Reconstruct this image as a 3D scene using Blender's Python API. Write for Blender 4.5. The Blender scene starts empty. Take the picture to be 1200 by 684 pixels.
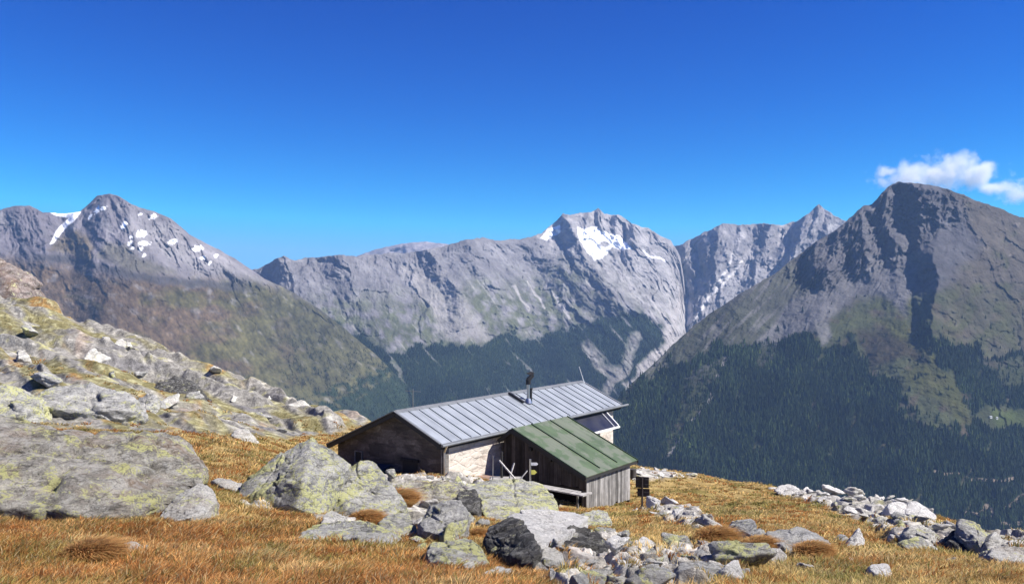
import bpy, bmesh, math, random
import numpy as np
from mathutils import Vector, Matrix

random.seed(7)
rng = np.random.default_rng(11)
S = bpy.context.scene
COL = S.collection
F, CX, HY = 1020.0, 600.0, 341.0        # focal length and horizon of the photograph, in its pixels
R = math.radians

# ------------------------------------------------------------------ noise
def _h(ix, iy, iz, seed):
    with np.errstate(over='ignore'):
        h = (ix.astype(np.uint32) * np.uint32(374761393) + iy.astype(np.uint32) * np.uint32(668265263)
             + iz.astype(np.uint32) * np.uint32(2147483647 - 1013) + np.uint32(seed * 1274126177 & 0xffffffff))
        h = (h ^ (h >> np.uint32(13))) * np.uint32(1274126177)
        h = (h ^ (h >> np.uint32(16))) * np.uint32(2246822519)
        return h ^ (h >> np.uint32(15))

def noise2(x, y, seed=0):
    x = np.asarray(x, float); y = np.asarray(y, float)
    x, y = np.broadcast_arrays(x, y)
    x0 = np.floor(x); y0 = np.floor(y)
    fx = x - x0; fy = y - y0
    ix = x0.astype(np.int64) & 0xffffffff; iy = y0.astype(np.int64) & 0xffffffff
    z = np.zeros_like(ix)
    u = fx * fx * fx * (fx * (fx * 6 - 15) + 10); v = fy * fy * fy * (fy * (fy * 6 - 15) + 10)
    def g(dx, dy):
        a = _h((ix + dx) & 0xffffffff, (iy + dy) & 0xffffffff, z, seed).astype(np.float64) * (2 * math.pi / 4294967296.0)
        return np.cos(a) * (fx - dx) + np.sin(a) * (fy - dy)
    a = g(0, 0); b = g(1, 0); c = g(0, 1); d = g(1, 1)
    return ((a + (b - a) * u) + ((c + (d - c) * u) - (a + (b - a) * u)) * v) * 1.5

_G3 = rng.normal(size=(256, 3)); _G3 /= np.linalg.norm(_G3, axis=1)[:, None]
def noise3(p, seed=0):
    p0 = np.floor(p); f = p - p0
    ip = p0.astype(np.int64)
    w = f * f * f * (f * (f * 6 - 15) + 10)
    out = 0
    for dx in (0, 1):
        for dy in (0, 1):
            for dz in (0, 1):
                h = _h((ip[:, 0] + dx) & 0xffffffff, (ip[:, 1] + dy) & 0xffffffff, (ip[:, 2] + dz) & 0xffffffff, seed) & np.uint32(255)
                g = _G3[h]
                val = g[:, 0] * (f[:, 0] - dx) + g[:, 1] * (f[:, 1] - dy) + g[:, 2] * (f[:, 2] - dz)
                wx = w[:, 0] if dx else 1 - w[:, 0]
                wy = w[:, 1] if dy else 1 - w[:, 1]
                wz = w[:, 2] if dz else 1 - w[:, 2]
                out = out + val * wx * wy * wz
    return out * 1.5

def fbm2(x, y, octv=5, seed=0, gain=.5, ridged=False):
    s = 0; a = 1; t = 0
    for k in range(octv):
        n = noise2(x * 2 ** k + 17.3 * k, y * 2 ** k - 9.1 * k, seed + k)
        if ridged: n = 1 - 2 * np.abs(n)
        s = s + a * n; t += a; a *= gain
    return s / t

def fbm3(p, octv=4, seed=0, gain=.5, ridged=False):
    s = 0; a = 1; t = 0
    for k in range(octv):
        n = noise3(p * 2 ** k + 13.7 * k, seed + k)
        if ridged: n = 1 - 2 * np.abs(n)
        s = s + a * n; t += a; a *= gain
    return s / t

def worley2(x, y, seed=0, tilt=1.0):
    """broken blocks: every cell has its own height and its own tilt; returns height and distance to the cell's edge"""
    x, y = np.broadcast_arrays(np.asarray(x, float), np.asarray(y, float))
    ix = np.floor(x).astype(np.int64); iy = np.floor(y).astype(np.int64)
    b1 = np.full(x.shape, 9e9); b2 = np.full(x.shape, 9e9); hh = np.zeros(x.shape)
    for dx in (-1, 0, 1):
        for dy in (-1, 0, 1):
            cx = ix + dx; cy = iy + dy; z = np.zeros_like(cx)
            h = _h(cx & 0xffffffff, cy & 0xffffffff, z, seed); h2 = _h(cx & 0xffffffff, cy & 0xffffffff, z, seed + 7)
            qx = cx + .1 + .8 * (h & np.uint32(1023)) / 1023.; qy = cy + .1 + .8 * ((h >> np.uint32(10)) & np.uint32(1023)) / 1023.
            tx = ((h2 & np.uint32(1023)) / 511.5 - 1) * tilt; ty = (((h2 >> np.uint32(10)) & np.uint32(1023)) / 511.5 - 1) * tilt
            r = ((h >> np.uint32(20)) & np.uint32(1023)) / 511.5 - 1
            d = (x - qx) ** 2 + (y - qy) ** 2
            near = d < b1
            b2 = np.where(near, b1, np.minimum(b2, d)); hh = np.where(near, r + tx * (x - qx) + ty * (y - qy), hh); b1 = np.where(near, d, b1)
    return hh, np.sqrt(b2) - np.sqrt(b1)

def sstep(a, b, x):
    t = np.clip((x - a) / (b - a), 0, 1)
    return t * t * (3 - 2 * t)

def poly_sd(px, py, poly):
    """signed distance to a polygon, positive inside"""
    d = np.full(px.shape, 1e9); ins = np.zeros(px.shape, bool)
    n = len(poly)
    for i in range(n):
        x1, y1 = poly[i]; x2, y2 = poly[(i + 1) % n]
        ex, ey = x2 - x1, y2 - y1
        L = ex * ex + ey * ey + 1e-9
        t = np.clip(((px - x1) * ex + (py - y1) * ey) / L, 0, 1)
        d = np.minimum(d, np.hypot(px - x1 - t * ex, py - y1 - t * ey))
        c = ((y1 > py) != (y2 > py)) & (px < (x2 - x1) * (py - y1) / ((y2 - y1) + 1e-12) + x1)
        ins ^= c
    return np.where(ins, d, -d)

def line_d(px, py, pts):
    d = np.full(px.shape, 1e9)
    for (x1, y1), (x2, y2) in zip(pts[:-1], pts[1:]):
        ex, ey = x2 - x1, y2 - y1
        t = np.clip(((px - x1) * ex + (py - y1) * ey) / (ex * ex + ey * ey + 1e-9), 0, 1)
        d = np.minimum(d, np.hypot(px - x1 - t * ex, py - y1 - t * ey))
    return d

# ------------------------------------------------------------------ objects
def tag(o, label=None, cat=None, group=None, kind=None):
    if label: o['label'] = label
    if cat: o['category'] = cat
    if group: o['group'] = group
    if kind: o['kind'] = kind
    return o

def link(name, me, mat, parent=None):
    o = bpy.data.objects.new(name, me); COL.objects.link(o)
    if mat is not None:
        for m in (mat if isinstance(mat, (list, tuple)) else [mat]): me.materials.append(m)
    if parent is not None: o.parent = parent
    return o

def empty(name, loc=(0, 0, 0), rz=0):
    o = bpy.data.objects.new(name, None); COL.objects.link(o)
    o.location = loc; o.rotation_euler = (0, 0, rz); o.empty_display_size = .3
    return o

def np_mesh(name, V, faces, col=None, smooth=False):
    """faces: (n,3) or (n,4) int array"""
    me = bpy.data.meshes.new(name)
    k = faces.shape[1]
    me.vertices.add(len(V)); me.vertices.foreach_set('co', np.ascontiguousarray(V, dtype=np.float32).ravel())
    me.loops.add(faces.size); me.loops.foreach_set('vertex_index', np.ascontiguousarray(faces, dtype=np.int32).ravel())
    me.polygons.add(len(faces))
    me.polygons.foreach_set('loop_start', np.arange(0, faces.size, k, dtype=np.int32))
    me.polygons.foreach_set('use_smooth', np.full(len(faces), smooth, dtype=bool))
    me.update(calc_edges=True)
    if col is not None:
        a = me.attributes.new('Col', 'FLOAT_COLOR', 'POINT')
        c = np.ones((len(V), 4), np.float32); c[:, :3] = col
        a.data.foreach_set('color', c.ravel())
    return me

def grid_faces(nr, nc):
    i = np.arange(nr * nc).reshape(nr, nc)
    return np.stack([i[:-1, :-1].ravel(), i[1:, :-1].ravel(), i[1:, 1:].ravel(), i[:-1, 1:].ravel()], 1)

# ------------------------------------------------------------------ materials
def new_mat(name):
    m = bpy.data.materials.new(name); m.use_nodes = True
    nt = m.node_tree; nt.nodes.clear()
    out = nt.nodes.new('ShaderNodeOutputMaterial')
    return m, nt, out

class N:
    def __init__(s, nt): s.nt = nt
    def node(s, t, **kw):
        n = s.nt.nodes.new(t)
        for k, v in kw.items():
            if k.startswith('i_'):
                key = k[2:]
                key = int(key) if key.isdigit() else key.replace('_', ' ')
                n.inputs[key].default_value = v
            else: setattr(n, k, v)
        return n
    def l(s, a, b): s.nt.links.new(a, b)
    def noise(s, vec, scale, detail=6, rough=.55, lac=2.0):
        n = s.node('ShaderNodeTexNoise'); n.inputs['Scale'].default_value = scale
        n.inputs['Detail'].default_value = detail; n.inputs['Roughness'].default_value = rough
        if vec is not None: s.l(vec, n.inputs['Vector'])
        return n.outputs['Fac']
    def ramp(s, fac, stops, interp='LINEAR'):
        r = s.node('ShaderNodeValToRGB'); r.color_ramp.interpolation = interp
        e = r.color_ramp.elements
        while len(e) < len(stops): e.new(.5)
        for i, (p, c) in enumerate(stops):
            e[i].position = p
            e[i].color = (c, c, c, 1) if isinstance(c, (int, float)) else (*c, 1)
        s.l(fac, r.inputs['Fac'])
        return r.outputs['Color']
    def mix(s, fac, a, b, mode='MIX'):
        m = s.node('ShaderNodeMix', data_type='RGBA', blend_type=mode)
        for i, x in ((0, fac), (6, a), (7, b)):
            if isinstance(x, bpy.types.NodeSocket): s.l(x, m.inputs[i])
            elif i == 0: m.inputs[0].default_value = x
            else: m.inputs[i].default_value = (*x, 1)
        return m.outputs[2]
    def mapping(s, vec, scale=(1, 1, 1), rot=(0, 0, 0)):
        m = s.node('ShaderNodeMapping'); m.inputs['Scale'].default_value = scale; m.inputs['Rotation'].default_value = rot
        s.l(vec, m.inputs['Vector']); return m.outputs['Vector']
    def bump(s, h, strength, dist):
        b = s.node('ShaderNodeBump'); b.inputs['Strength'].default_value = strength; b.inputs['Distance'].default_value = dist
        s.l(h, b.inputs['Height']); return b.outputs['Normal']
    def bsdf(s, out, col, rough=.9, normal=None, metal=0, spec=.2):
        b = s.node('ShaderNodeBsdfPrincipled')
        if isinstance(col, bpy.types.NodeSocket): s.l(col, b.inputs['Base Color'])
        else: b.inputs['Base Color'].default_value = (*col, 1)
        if isinstance(rough, bpy.types.NodeSocket): s.l(rough, b.inputs['Roughness'])
        else: b.inputs['Roughness'].default_value = rough
        b.inputs['Metallic'].default_value = metal
        b.inputs['Specular IOR Level'].default_value = spec
        if normal is not None: s.l(normal, b.inputs['Normal'])
        s.l(b.outputs['BSDF'], out.inputs['Surface'])
        return b

def attr_mat(name, nscale, bdist, bstr=.6, lo=.65, hi=1.35, nscale2=None):
    m, nt, out = new_mat(name); n = N(nt)
    pos = n.node('ShaderNodeNewGeometry').outputs['Position']
    a = n.node('ShaderNodeAttribute', attribute_name='Col').outputs['Color']
    f1 = n.noise(pos, nscale, 9, .65)
    v = n.ramp(f1, [(.25, lo), (.75, hi)])
    c = n.mix(1.0, a, v, 'MULTIPLY')
    if nscale2:
        f2 = n.noise(pos, nscale2, 4, .6)
        c = n.mix(1.0, c, n.ramp(f2, [(.3, .75), (.7, 1.2)]), 'MULTIPLY')
    n.bsdf(out, c, .95, n.bump(f1, bstr, bdist), spec=.05)
    return m

def rock_mat(name, dark, light, lichen=.3, lichcol=(.58, .58, .27), crack=.5, warm=0.0, scale=1.0, pale=.15):
    m, nt, out = new_mat(name); n = N(nt)
    pos = n.node('ShaderNodeNewGeometry').outputs['Position']
    st = n.mapping(pos, (1, 1, 3.2), (R(18), R(-12), 0))
    a = n.noise(st, 1.6 * scale, 12, .68)
    c = n.ramp(a, [(.34, dark), (.5, tuple((d + l) / 2 for d, l in zip(dark, light))), (.64, light)])
    sp = n.noise(pos, 26 * scale, 4, .7)
    c = n.mix(1.0, c, n.ramp(sp, [(.3, .62), (.7, 1.3)]), 'MULTIPLY')
    # rusty stain
    if warm:
        w = n.noise(pos, .9 * scale, 6, .6)
        c = n.mix(n.ramp(w, [(.5, 0.), (.68, warm)]), c, (.30, .17, .085))
    # pale crusts
    p = n.noise(pos, 6.0 * scale, 9, .74)
    c = n.mix(n.ramp(p, [(.50, 0.), (.56, pale)]), c, (.64, .63, .60))
    # yellow green map lichen: coarse zones broken by fine speckle
    l1 = n.noise(pos, 1.5 * scale, 6, .65)
    l2 = n.noise(pos, 12.0 * scale, 10, .82)
    s = n.node('ShaderNodeMath', operation='ADD'); n.l(l1, s.inputs[0]); n.l(l2, s.inputs[1])
    th = 1.24 - .28 * lichen
    s2 = n.node('ShaderNodeMapRange', clamp=True); n.l(s.outputs[0], s2.inputs[0])
    s2.inputs[1].default_value = th - .05; s2.inputs[2].default_value = th; s2.inputs[4].default_value = .9 if lichen > 0 else 0
    c = n.mix(s2.outputs[0], c, lichcol)
    # black lichen flecks
    b = n.noise(n.mapping(pos, (1, 1, 2)), 11 * scale, 7, .75)
    c = n.mix(n.ramp(b, [(.35, .85), (.405, 0.)]), c, (.035, .033, .03))
    v = n.node('ShaderNodeTexVoronoi', feature='DISTANCE_TO_EDGE'); v.inputs['Scale'].default_value = 1.1 * scale
    wv = n.node('ShaderNodeVectorMath', operation='ADD')
    nz = n.node('ShaderNodeTexNoise'); nz.inputs['Scale'].default_value = 2.0 * scale; nz.inputs['Detail'].default_value = 5
    n.l(st, nz.inputs['Vector']); n.l(st, wv.inputs[0]); n.l(nz.outputs['Color'], wv.inputs[1]); n.l(wv.outputs[0], v.inputs['Vector'])
    ck = n.ramp(v.outputs['Distance'], [(0., 1 - crack), (.035, 1.)])
    c = n.mix(1.0, c, ck, 'MULTIPLY')
    h = n.node('ShaderNodeMath', operation='MULTIPLY_ADD'); n.l(a, h.inputs[0]); h.inputs[1].default_value = 1.0; n.l(l2, h.inputs[2])
    n.bsdf(out, c, .92, n.bump(h.outputs[0], 1.0, .15), spec=.15)
    return m

M = {}
M['rock_lichen'] = rock_mat('lichen_rock', (.17, .17, .165), (.62, .61, .57), .62, pale=.45)
M['rock_grey'] = rock_mat('grey_rock', (.19, .19, .19), (.60, .59, .56), .28, pale=.4)
M['rock_white'] = rock_mat('pale_rock', (.62, .60, .57), (.88, .86, .82), .0, crack=.35, pale=.7)
M['rock_pale'] = rock_mat('pale_speckled_rock', (.38, .365, .33), (.78, .76, .70), .16, warm=.25, crack=.4, pale=.6)
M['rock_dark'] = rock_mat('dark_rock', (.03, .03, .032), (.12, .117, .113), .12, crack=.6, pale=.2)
M['rock_slab'] = rock_mat('mossy_slab_rock', (.14, .13, .11), (.54, .51, .45), .42, lichcol=(.56, .55, .24), warm=.5, pale=.35)
M['rock_cliff'] = rock_mat('brown_cliff_rock', (.09, .075, .07), (.30, .25, .23), .1, warm=.3, scale=.35)
M['mountain'] = attr_mat('mountain_surface', .012, 26.0, .75, .62, 1.38, .0022)
M['terrain'] = attr_mat('alpine_ground', 2.4, .22, 1.0, .38, 1.55, 9.0)

# ------------------------------------------------------------------ world, sun, camera
SUN_AZ, SUN_EL = R(101), R(46)          # azimuth clockwise from +Y
w = bpy.data.worlds.new('World'); S.world = w; w.use_nodes = True
nt = w.node_tree; nt.nodes.clear(); n = N(nt)
sky = n.node('ShaderNodeTexSky', sky_type='NISHITA')
sky.sun_disc = False; sky.sun_elevation = SUN_EL; sky.sun_rotation = SUN_AZ
sky.altitude = 2600; sky.air_density = 1.0; sky.dust_density = .15; sky.ozone_density = 3.0
bg = n.node('ShaderNodeBackground'); bg.inputs['Strength'].default_value = .10
wo = n.node('ShaderNodeOutputWorld')
hs = n.node('ShaderNodeHueSaturation'); hs.inputs['Saturation'].default_value = 1.25
n.l(sky.outputs[0], hs.inputs['Color'])
_sp = n.node('ShaderNodeSeparateColor'); n.l(hs.outputs[0], _sp.inputs[0]); _cb = n.node('ShaderNodeCombineColor')
for _i, (_g, _k, _m) in enumerate(((2.25, .045, 1.0), (1.72, .218, 3.1), (1.19, .575, 5.5))):     # deep polarised blue of high-altitude air
    _p = n.node('ShaderNodeMath', operation='POWER', i_1=_g); n.l(_sp.outputs[_i], _p.inputs[0])
    _q = n.node('ShaderNodeMath', operation='MULTIPLY', i_1=_k); n.l(_p.outputs[0], _q.inputs[0])
    _r = n.node('ShaderNodeMath', operation='MINIMUM', i_1=_m); n.l(_q.outputs[0], _r.inputs[0]); n.l(_r.outputs[0], _cb.inputs[_i])
n.l(_cb.outputs[0], bg.inputs['Color']); n.l(bg.outputs[0], wo.inputs['Surface'])
sl = bpy.data.lights.new('sun', 'SUN'); sl.energy = 5.0; sl.angle = R(.53); sl.color = (1.0, .945, .865)
so = bpy.data.objects.new('sun', sl); COL.objects.link(so)
sd = Vector((math.sin(SUN_AZ) * math.cos(SUN_EL), math.cos(SUN_AZ) * math.cos(SUN_EL), math.sin(SUN_EL)))
so.rotation_euler = sd.to_track_quat('Z', 'Y').to_euler()
so.location = (60, 0, 80)
cam = bpy.data.cameras.new('camera'); cam.sensor_width = 36; cam.lens = F / 1200 * 36
cam.clip_start = .1; cam.clip_end = 60000
cam.shift_y = -(342.0 - HY) / 1200.0
co = bpy.data.objects.new('camera', cam); COL.objects.link(co); co.location = (0, 0, 0); co.rotation_euler = (R(90), 0, 0)
S.camera = co
S.view_settings.view_transform = 'Standard'; S.view_settings.look = 'None'; S.view_settings.gamma = 1
S.view_settings.use_curve_mapping = False; S.view_settings.exposure = 0.95
S.cycles.volume_bounces = 4; S.cycles.max_bounces = 6; S.cycles.diffuse_bounces = 2
S.cycles.volume_step_rate = 1.0; S.cycles.volume_max_steps = 128
S.cycles.use_denoising = True; S.cycles.sample_clamp_indirect = 4

def W(px, py, Y):
    return np.array([(px - CX) / F * Y, Y, (HY - py) / F * Y])

# ------------------------------------------------------------------ mountains
def interp(pts, x, col=1):
    p = sorted(pts); return np.interp(x, [q[0] for q in p], [q[col] for q in p])

def smooth_interp(pts, x, col=1, wdt=12.0):
    xs = np.asarray(x); s = 0
    for k, g in ((-1, .25), (-.5, .5), (0, 1), (.5, .5), (1, .25)):
        s = s + g * interp(pts, xs + k * wdt, col)
    return s / 2.5

FOREST = []      # (vertex array, weight, tree height)
def mountain(name, crest, bottom, slope, spurs, noise, colour, x0, x1, dx, rows, seed, jag=1.2, shear=0.0, crag=None, back=1500., pits=(), tone=.70):
    """crest: (px, py, distance); slope(px, t, py): tangent of the mean slope along the fall; spurs: ridges that stand out of the flank."""
    px = np.arange(x0, x1 + .01, dx); nc = len(px)
    cy = interp(crest, px, 1) + jag * fbm2(px / 9.0, px * 0 + seed, 4, seed, .6) + jag * 1.2 * fbm2(px / 33.0, px * 0 + seed, 2, seed + 3)
    cY = smooth_interp(crest, px, 2, 10.0)
    by = interp(bottom, px, 1)
    t = np.linspace(0, 1, rows)[:, None]
    PX = np.repeat(px[None], rows, 0)
    PY = cy[None] + (by - cy)[None] * t
    e = (PY - HY) / F
    m = np.broadcast_to(slope(PX, t, PY), PX.shape)
    e0 = (cy - HY) / F; es = np.pad(e0, 200, mode='edge')
    kk = max(3, int(26 / dx)); ker = np.ones(kk) / kk
    for _ in range(3): es = np.convolve(es, ker, 'same')
    es = es[200:-200]
    lnY = np.zeros_like(PX); lnY[0] = np.log(cY) - (e0 - es) / np.maximum(m[0] + e0, .2)
    for i in range(1, rows):
        mm = .5 * (m[i] + m[i - 1]); ee = .5 * (e[i] + e[i - 1])
        lnY[i] = lnY[i - 1] - (e[i] - e[i - 1]) / np.maximum(mm + ee, .08)
    D = np.zeros_like(PX)
    wx = 7 * fbm2(PX / 50, PY / 50, 4, seed + 20)
    wx2 = 6 * fbm2(PX / 13, PY / 13, 4, seed + 24)
    for sp in spurs:
        pts, A, wl, wr = sp[:4]
        fade = (sp[4] if len(sp) > 4 else 18.) * 2.2
        ys = [q[1] for q in pts]; xs = [q[0] for q in pts]
        r = np.interp(PY, ys, xs) + wx + wx2
        d = PX - r
        wfun = np.where(d < 0, np.clip(1 + d / wl, 0, 1), np.clip(1 - d / wr, 0, 1))
        f = sstep(ys[0] - fade, ys[0] + 1e-3, PY) * (1 - sstep(ys[-1] - fade * .4, ys[-1] + fade * 1.7, PY))
        D -= A * wfun * f
    # gullies that follow the fall line
    sh = shear(PX, PY) if callable(shear) else shear
    G = PX - sh * (PY - cy[None]) + 16 * fbm2(PX / 60, PY / 60, 3, seed + 31) + 7 * fbm2(PX / 18, PY / 22, 3, seed + 33)
    V = (PY - cy[None])
    amp = crag(PX, PY) if crag else 1.0
    g1 = fbm2(G / 30, V / 80, 5, seed + 1, .6, True) * (1 + .8 * fbm2(PX / 45, PY / 40, 3, seed + 37)) + 1.1 * fbm2(G / 75, V / 150, 2, seed + 41)
    g2 = fbm2(G / 10, V / 20, 4, seed + 2, .62, True) * (1 + 1.2 * fbm2(PX / 28, PY / 22, 3, seed + 39))
    g3 = fbm2(PX / 16, PY / 12, 5, seed + 5, .6)
    top = sstep(0, 8, V)
    w1, e1 = worley2(G / 24 + .25 * fbm2(PX / 14, PY / 14, 3, seed + 51), V / 34, seed + 52, 1.3)
    w2, e2 = worley2(G / 9 + .3 * fbm2(PX / 6, PY / 6, 3, seed + 53), V / 13, seed + 54, 1.2)
    D -= noise * ((g1 - .5) * .42 * amp + (g2 - .5) * .22 * amp + w1 * .20 * amp + w2 * .085 * amp + g3 * .35 * (amp * .7 + .3)) * (.25 + .75 * top)
    Y = np.exp(lnY + D)
    X = (PX - CX) / F * Y; Z = (HY - PY) / F * Y
    # slope facing measure for colour
    P = np.stack([X, Y, Z], -1)
    du = np.gradient(P, axis=1); dv = np.gradient(P, axis=0)
    nrm = np.cross(dv, du); nrm /= np.linalg.norm(nrm, axis=-1, keepdims=True) + 1e-12
    nz = np.abs(nrm[..., 2])
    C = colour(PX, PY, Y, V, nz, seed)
    C = C * (tone + (1 - tone) * sstep(.5, .75, C.max(-1)))[..., None]
    # the far side of the ridge
    nb = 10
    bk = []
    for k in range(nb, 0, -1):
        f = k / nb
        q = P[0].copy(); q[:, 1] += back * f; q[:, 0] *= (1 + .0 * f)
        q[:, 2] -= back * .62 * f ** 1.15 * (1 + .12 * noise2(px / 40, px * 0 + k * .7, seed)) + 4
        bk.append(q)
    P2 = np.concatenate([np.array(bk), P], 0)
    C2 = np.concatenate([np.repeat(C[:1], nb, 0), C], 0)
    me = np_mesh(name, P2.reshape(-1, 3), grid_faces(rows + nb, nc), C2.reshape(-1, 3), smooth=True)
    o = link(name, me, M['mountain']); tag(o, kind='structure')
    return PX, PY, P, C

GREY = np.array([.235, .225, .235]); LIGHT = np.array([.46, .44, .44]); SCREE = np.array([.30, .29, .30])
OLIVE = np.array([.105, .105, .042]); BROWN = np.array([.135, .098, .062]); FORESTC = np.array([.02, .034, .016])
GREEN = np.array([.075, .095, .035]); SNOW = np.array([.9, .91, .93]); DARKR = np.array([.12, .115, .125]); PINK = np.array([.40, .35, .34])

def lerp(C, c, m): return C + (np.asarray(c) - C) * m[..., None]

def warp(PX, PY, seed, a=6, s=22):
    return PX + a * fbm2(PX / s, PY / s, 4, seed + 60), PY + a * fbm2(PX / s, PY / s, 4, seed + 70)

# --- far ridge
def col_far(PX, PY, Y, V, nz, s):
    C = np.broadcast_to(np.array([.33, .31, .33]), PX.shape + (3,)).copy()
    return C * (1 + .3 * fbm2(PX / 8, PY / 8, 3, s))[..., None]
mountain('mountain_far_ridge', [(380, 320, 12500), (410, 303, 12500), (440, 292, 12500), (468, 286, 12500), (485, 284, 12500), (500, 283, 12500), (520, 285, 12500), (540, 290, 12500), (640, 315, 12500)],
         [(380, 345), (640, 345)], lambda x, t, y: .55, [], .02, col_far, 380, 640, 2.0, 40, 3, jag=1.0)

# --- third range: jagged wall left of the big peak
def col3(PX, PY, Y, V, nz, s):
    wx, wy = warp(PX, PY, s)
    C = np.broadcast_to(GREY * 1.05, PX.shape + (3,)).copy()
    C = lerp(C, LIGHT * .9, sstep(.0, .35, fbm2(PX / 14, PY / 18, 5, s + 8)))
    C = lerp(C, SCREE, sstep(40, 60, V) * .8)
    ch = line_d(wx, wy, [(800, 395), (806, 370), (803, 345), (800, 330)])
    C = lerp(C, [.62, .59, .58], sstep(9, 4, ch))
    for L in ([(858, 300), (850, 320), (835, 345)], [(872, 308), (855, 325), (830, 350), (815, 372)]):
        C = lerp(C, [.58, .56, .55], sstep(2.6, .8, line_d(wx, wy, L)))
    return C
sp3 = [([(846, 262), (838, 300)], .022, 22, 30), ([(800, 288), (812, 330)], .014, 9, 14), ([(822, 274), (828, 300)], .012, 8, 12),
       ([(872, 264), (864, 300)], .008, 6, 16), ([(905, 263), (897, 290), (885, 325)], .020, 18, 26), ([(941, 256), (934, 285), (922, 310)], .014, 10, 12),
       ([(961, 241), (950, 275), (925, 300)], .024, 26, 34), ([(975, 250), (968, 285)], .012, 8, 16), ([(850, 300), (830, 330), (812, 380)], .014, 20, 34)]
mountain('mountain_jagged_wall', [(740, 455, 9000), (765, 425, 9000), (778, 400, 9000), (781, 340, 9000), (784, 290, 9000), (800, 286, 9000), (820, 275, 9000), (847, 262, 9000), (860, 263, 9000), (890, 262, 9000), (900, 262, 9000), (915, 265, 9000), (935, 258, 9000), (948, 248, 9000), (960, 240, 9000),
         (970, 247, 9000), (985, 256, 9000), (1000, 264, 9000), (1030, 285, 9000), (1100, 320, 9000)], [(740, 485), (800, 450), (1100, 430)],
         lambda x, t, y: .85 - .35 * t, [(a, b * 1.35, *c) for a, b, *c in sp3], .016, col3, 740, 1100, .8, 220, 5, jag=2.4, shear=-.25)

# --- second range with the glacier peak
def col2(PX, PY, Y, V, nz, s):
    wx, wy = warp(PX, PY, s)
    C = np.broadcast_to(GREY * .95, PX.shape + (3,)).copy()
    n1 = fbm2(PX / 30 - PY / 30, PY / 14, 5, s + 8)
    C = lerp(C, SCREE * .9, sstep(-.1, .35, n1))
    # grey green alp below the crest
    alp = sstep(30, 75, V + 18 * n1) * (1 - sstep(640, 720, PX + 30 * n1) * .6)
    C = lerp(C, np.array([.12, .132, .075]), alp * .95 * sstep(-.35, .2, fbm2((PX - PY) / 16, (PX + PY) / 22, 5, s + 4)))
    # pale granite around the summit and under the glacier
    gr = sstep(-14, 10, poly_sd(wx, wy, [(625, 262), (665, 246), (703, 240), (760, 258), (815, 285), (815, 360), (790, 380), (745, 350), (700, 320), (640, 290)]))
    C = lerp(C, LIGHT * .95, gr * (.42 + .4 * sstep(-.2, .3, fbm2(PX / 10, PY / 10, 4, s + 6))))
    ch = line_d(wx, wy, [(812, 340), (802, 365), (796, 382), (780, 405), (757, 430), (735, 450), (725, 462)])
    C = lerp(C, [.42, .39, .38], sstep(18, 6, ch + 6 * n1) * .8)
    C = lerp(C, [.50, .48, .47], sstep(6, 2, line_d(wx, wy, [(812, 345), (802, 368), (797, 385)])))
    for L in ([(780, 335), (784, 352), (793, 375)], [(755, 345), (775, 365), (788, 385)], [(680, 400), (700, 425), (715, 450)], [(665, 385), (690, 420)], [(603, 335), (618, 365)], [(618, 330), (640, 362)], [(640, 335), (668, 372)]):
        C = lerp(C, [.44, .42, .41], sstep(2.2, .6, line_d(wx, wy, L)))
    stk = sstep(.22, .42, fbm2((PX - .8 * PY) / 6, (PX + PY) / 70, 4, s + 81)) * sstep(30, 60, V) * sstep(-.3, .2, n1)
    C = lerp(C, [.40, .385, .37], stk * .6)
    stk = sstep(.2, .4, fbm2((PX - .5 * PY) / 5, (PX + PY) / 40, 4, s + 85)) * sstep(20, 50, V)
    C = lerp(C, [.10, .105, .075], stk * .5)
    # scree funnel
    fn = sstep(-6, 6, poly_sd(wx, wy, [(470, 315), (520, 320), (545, 350), (560, 372), (578, 402), (552, 398), (530, 402), (515, 385), (505, 360), (488, 345)]))
    C = lerp(C, [.36, .34, .33], fn * .75)
    # forest
    fo = poly_sd(wx, wy, [(380, 372), (455, 412), (520, 400), (532, 408), (572, 402), (590, 388), (620, 398), (655, 388), (690, 378), (720, 366), (752, 366), (776, 384), (778, 402), (752, 425), (735, 450), (745, 520), (500, 620), (300, 500)])
    fm = sstep(-5, 5, fo + 9 * fbm2(PX / 12, PY / 12, 4, s + 9))
    bare = sstep(4, -4, line_d(wx, wy, [(690, 405), (705, 430), (725, 440)]) - 7) + sstep(4, -4, line_d(wx, wy, [(745, 395), (735, 425), (712, 455)]) - 6) + .8 * sstep(3, -3, line_d(wx, wy, [(462, 425), (475, 450)]) - 3)
    fm = fm * (1 - np.clip(bare, 0, 1) * .85) * (1 - .7 * sstep(.25, .5, fbm2((PX - .8 * PY) / 9, PY / 40, 4, s + 19)))
    C = lerp(C, np.array([.34, .32, .30]), np.clip(bare, 0, 1) * sstep(-.2, .3, fbm2(PX / 5, PY / 8, 3, s)) * .8)
    C = lerp(C, FORESTC * 1.15, fm)
    sn = poly_sd(wx, wy, [(675, 266), (700, 268), (722, 275), (736, 284), (740, 293), (718, 290), (708, 301), (697, 306), (686, 298), (681, 282)])
    holes = np.hypot((PX - 708) / 5.5, (PY - 286) / 3.5) - 1
    sm = sstep(-.8, .8, sn) * sstep(-.2, .3, holes)
    sm = np.maximum(sm, sstep(-.7, .7, poly_sd(wx, wy, [(632, 278), (645, 268), (657, 263), (655, 270), (640, 282)])))
    sm = np.maximum(sm, sstep(2.0, .6, line_d(wx, wy, [(752, 296), (765, 301), (780, 307)])) * .8)
    C = lerp(C, SNOW, sm)
    return C
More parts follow.
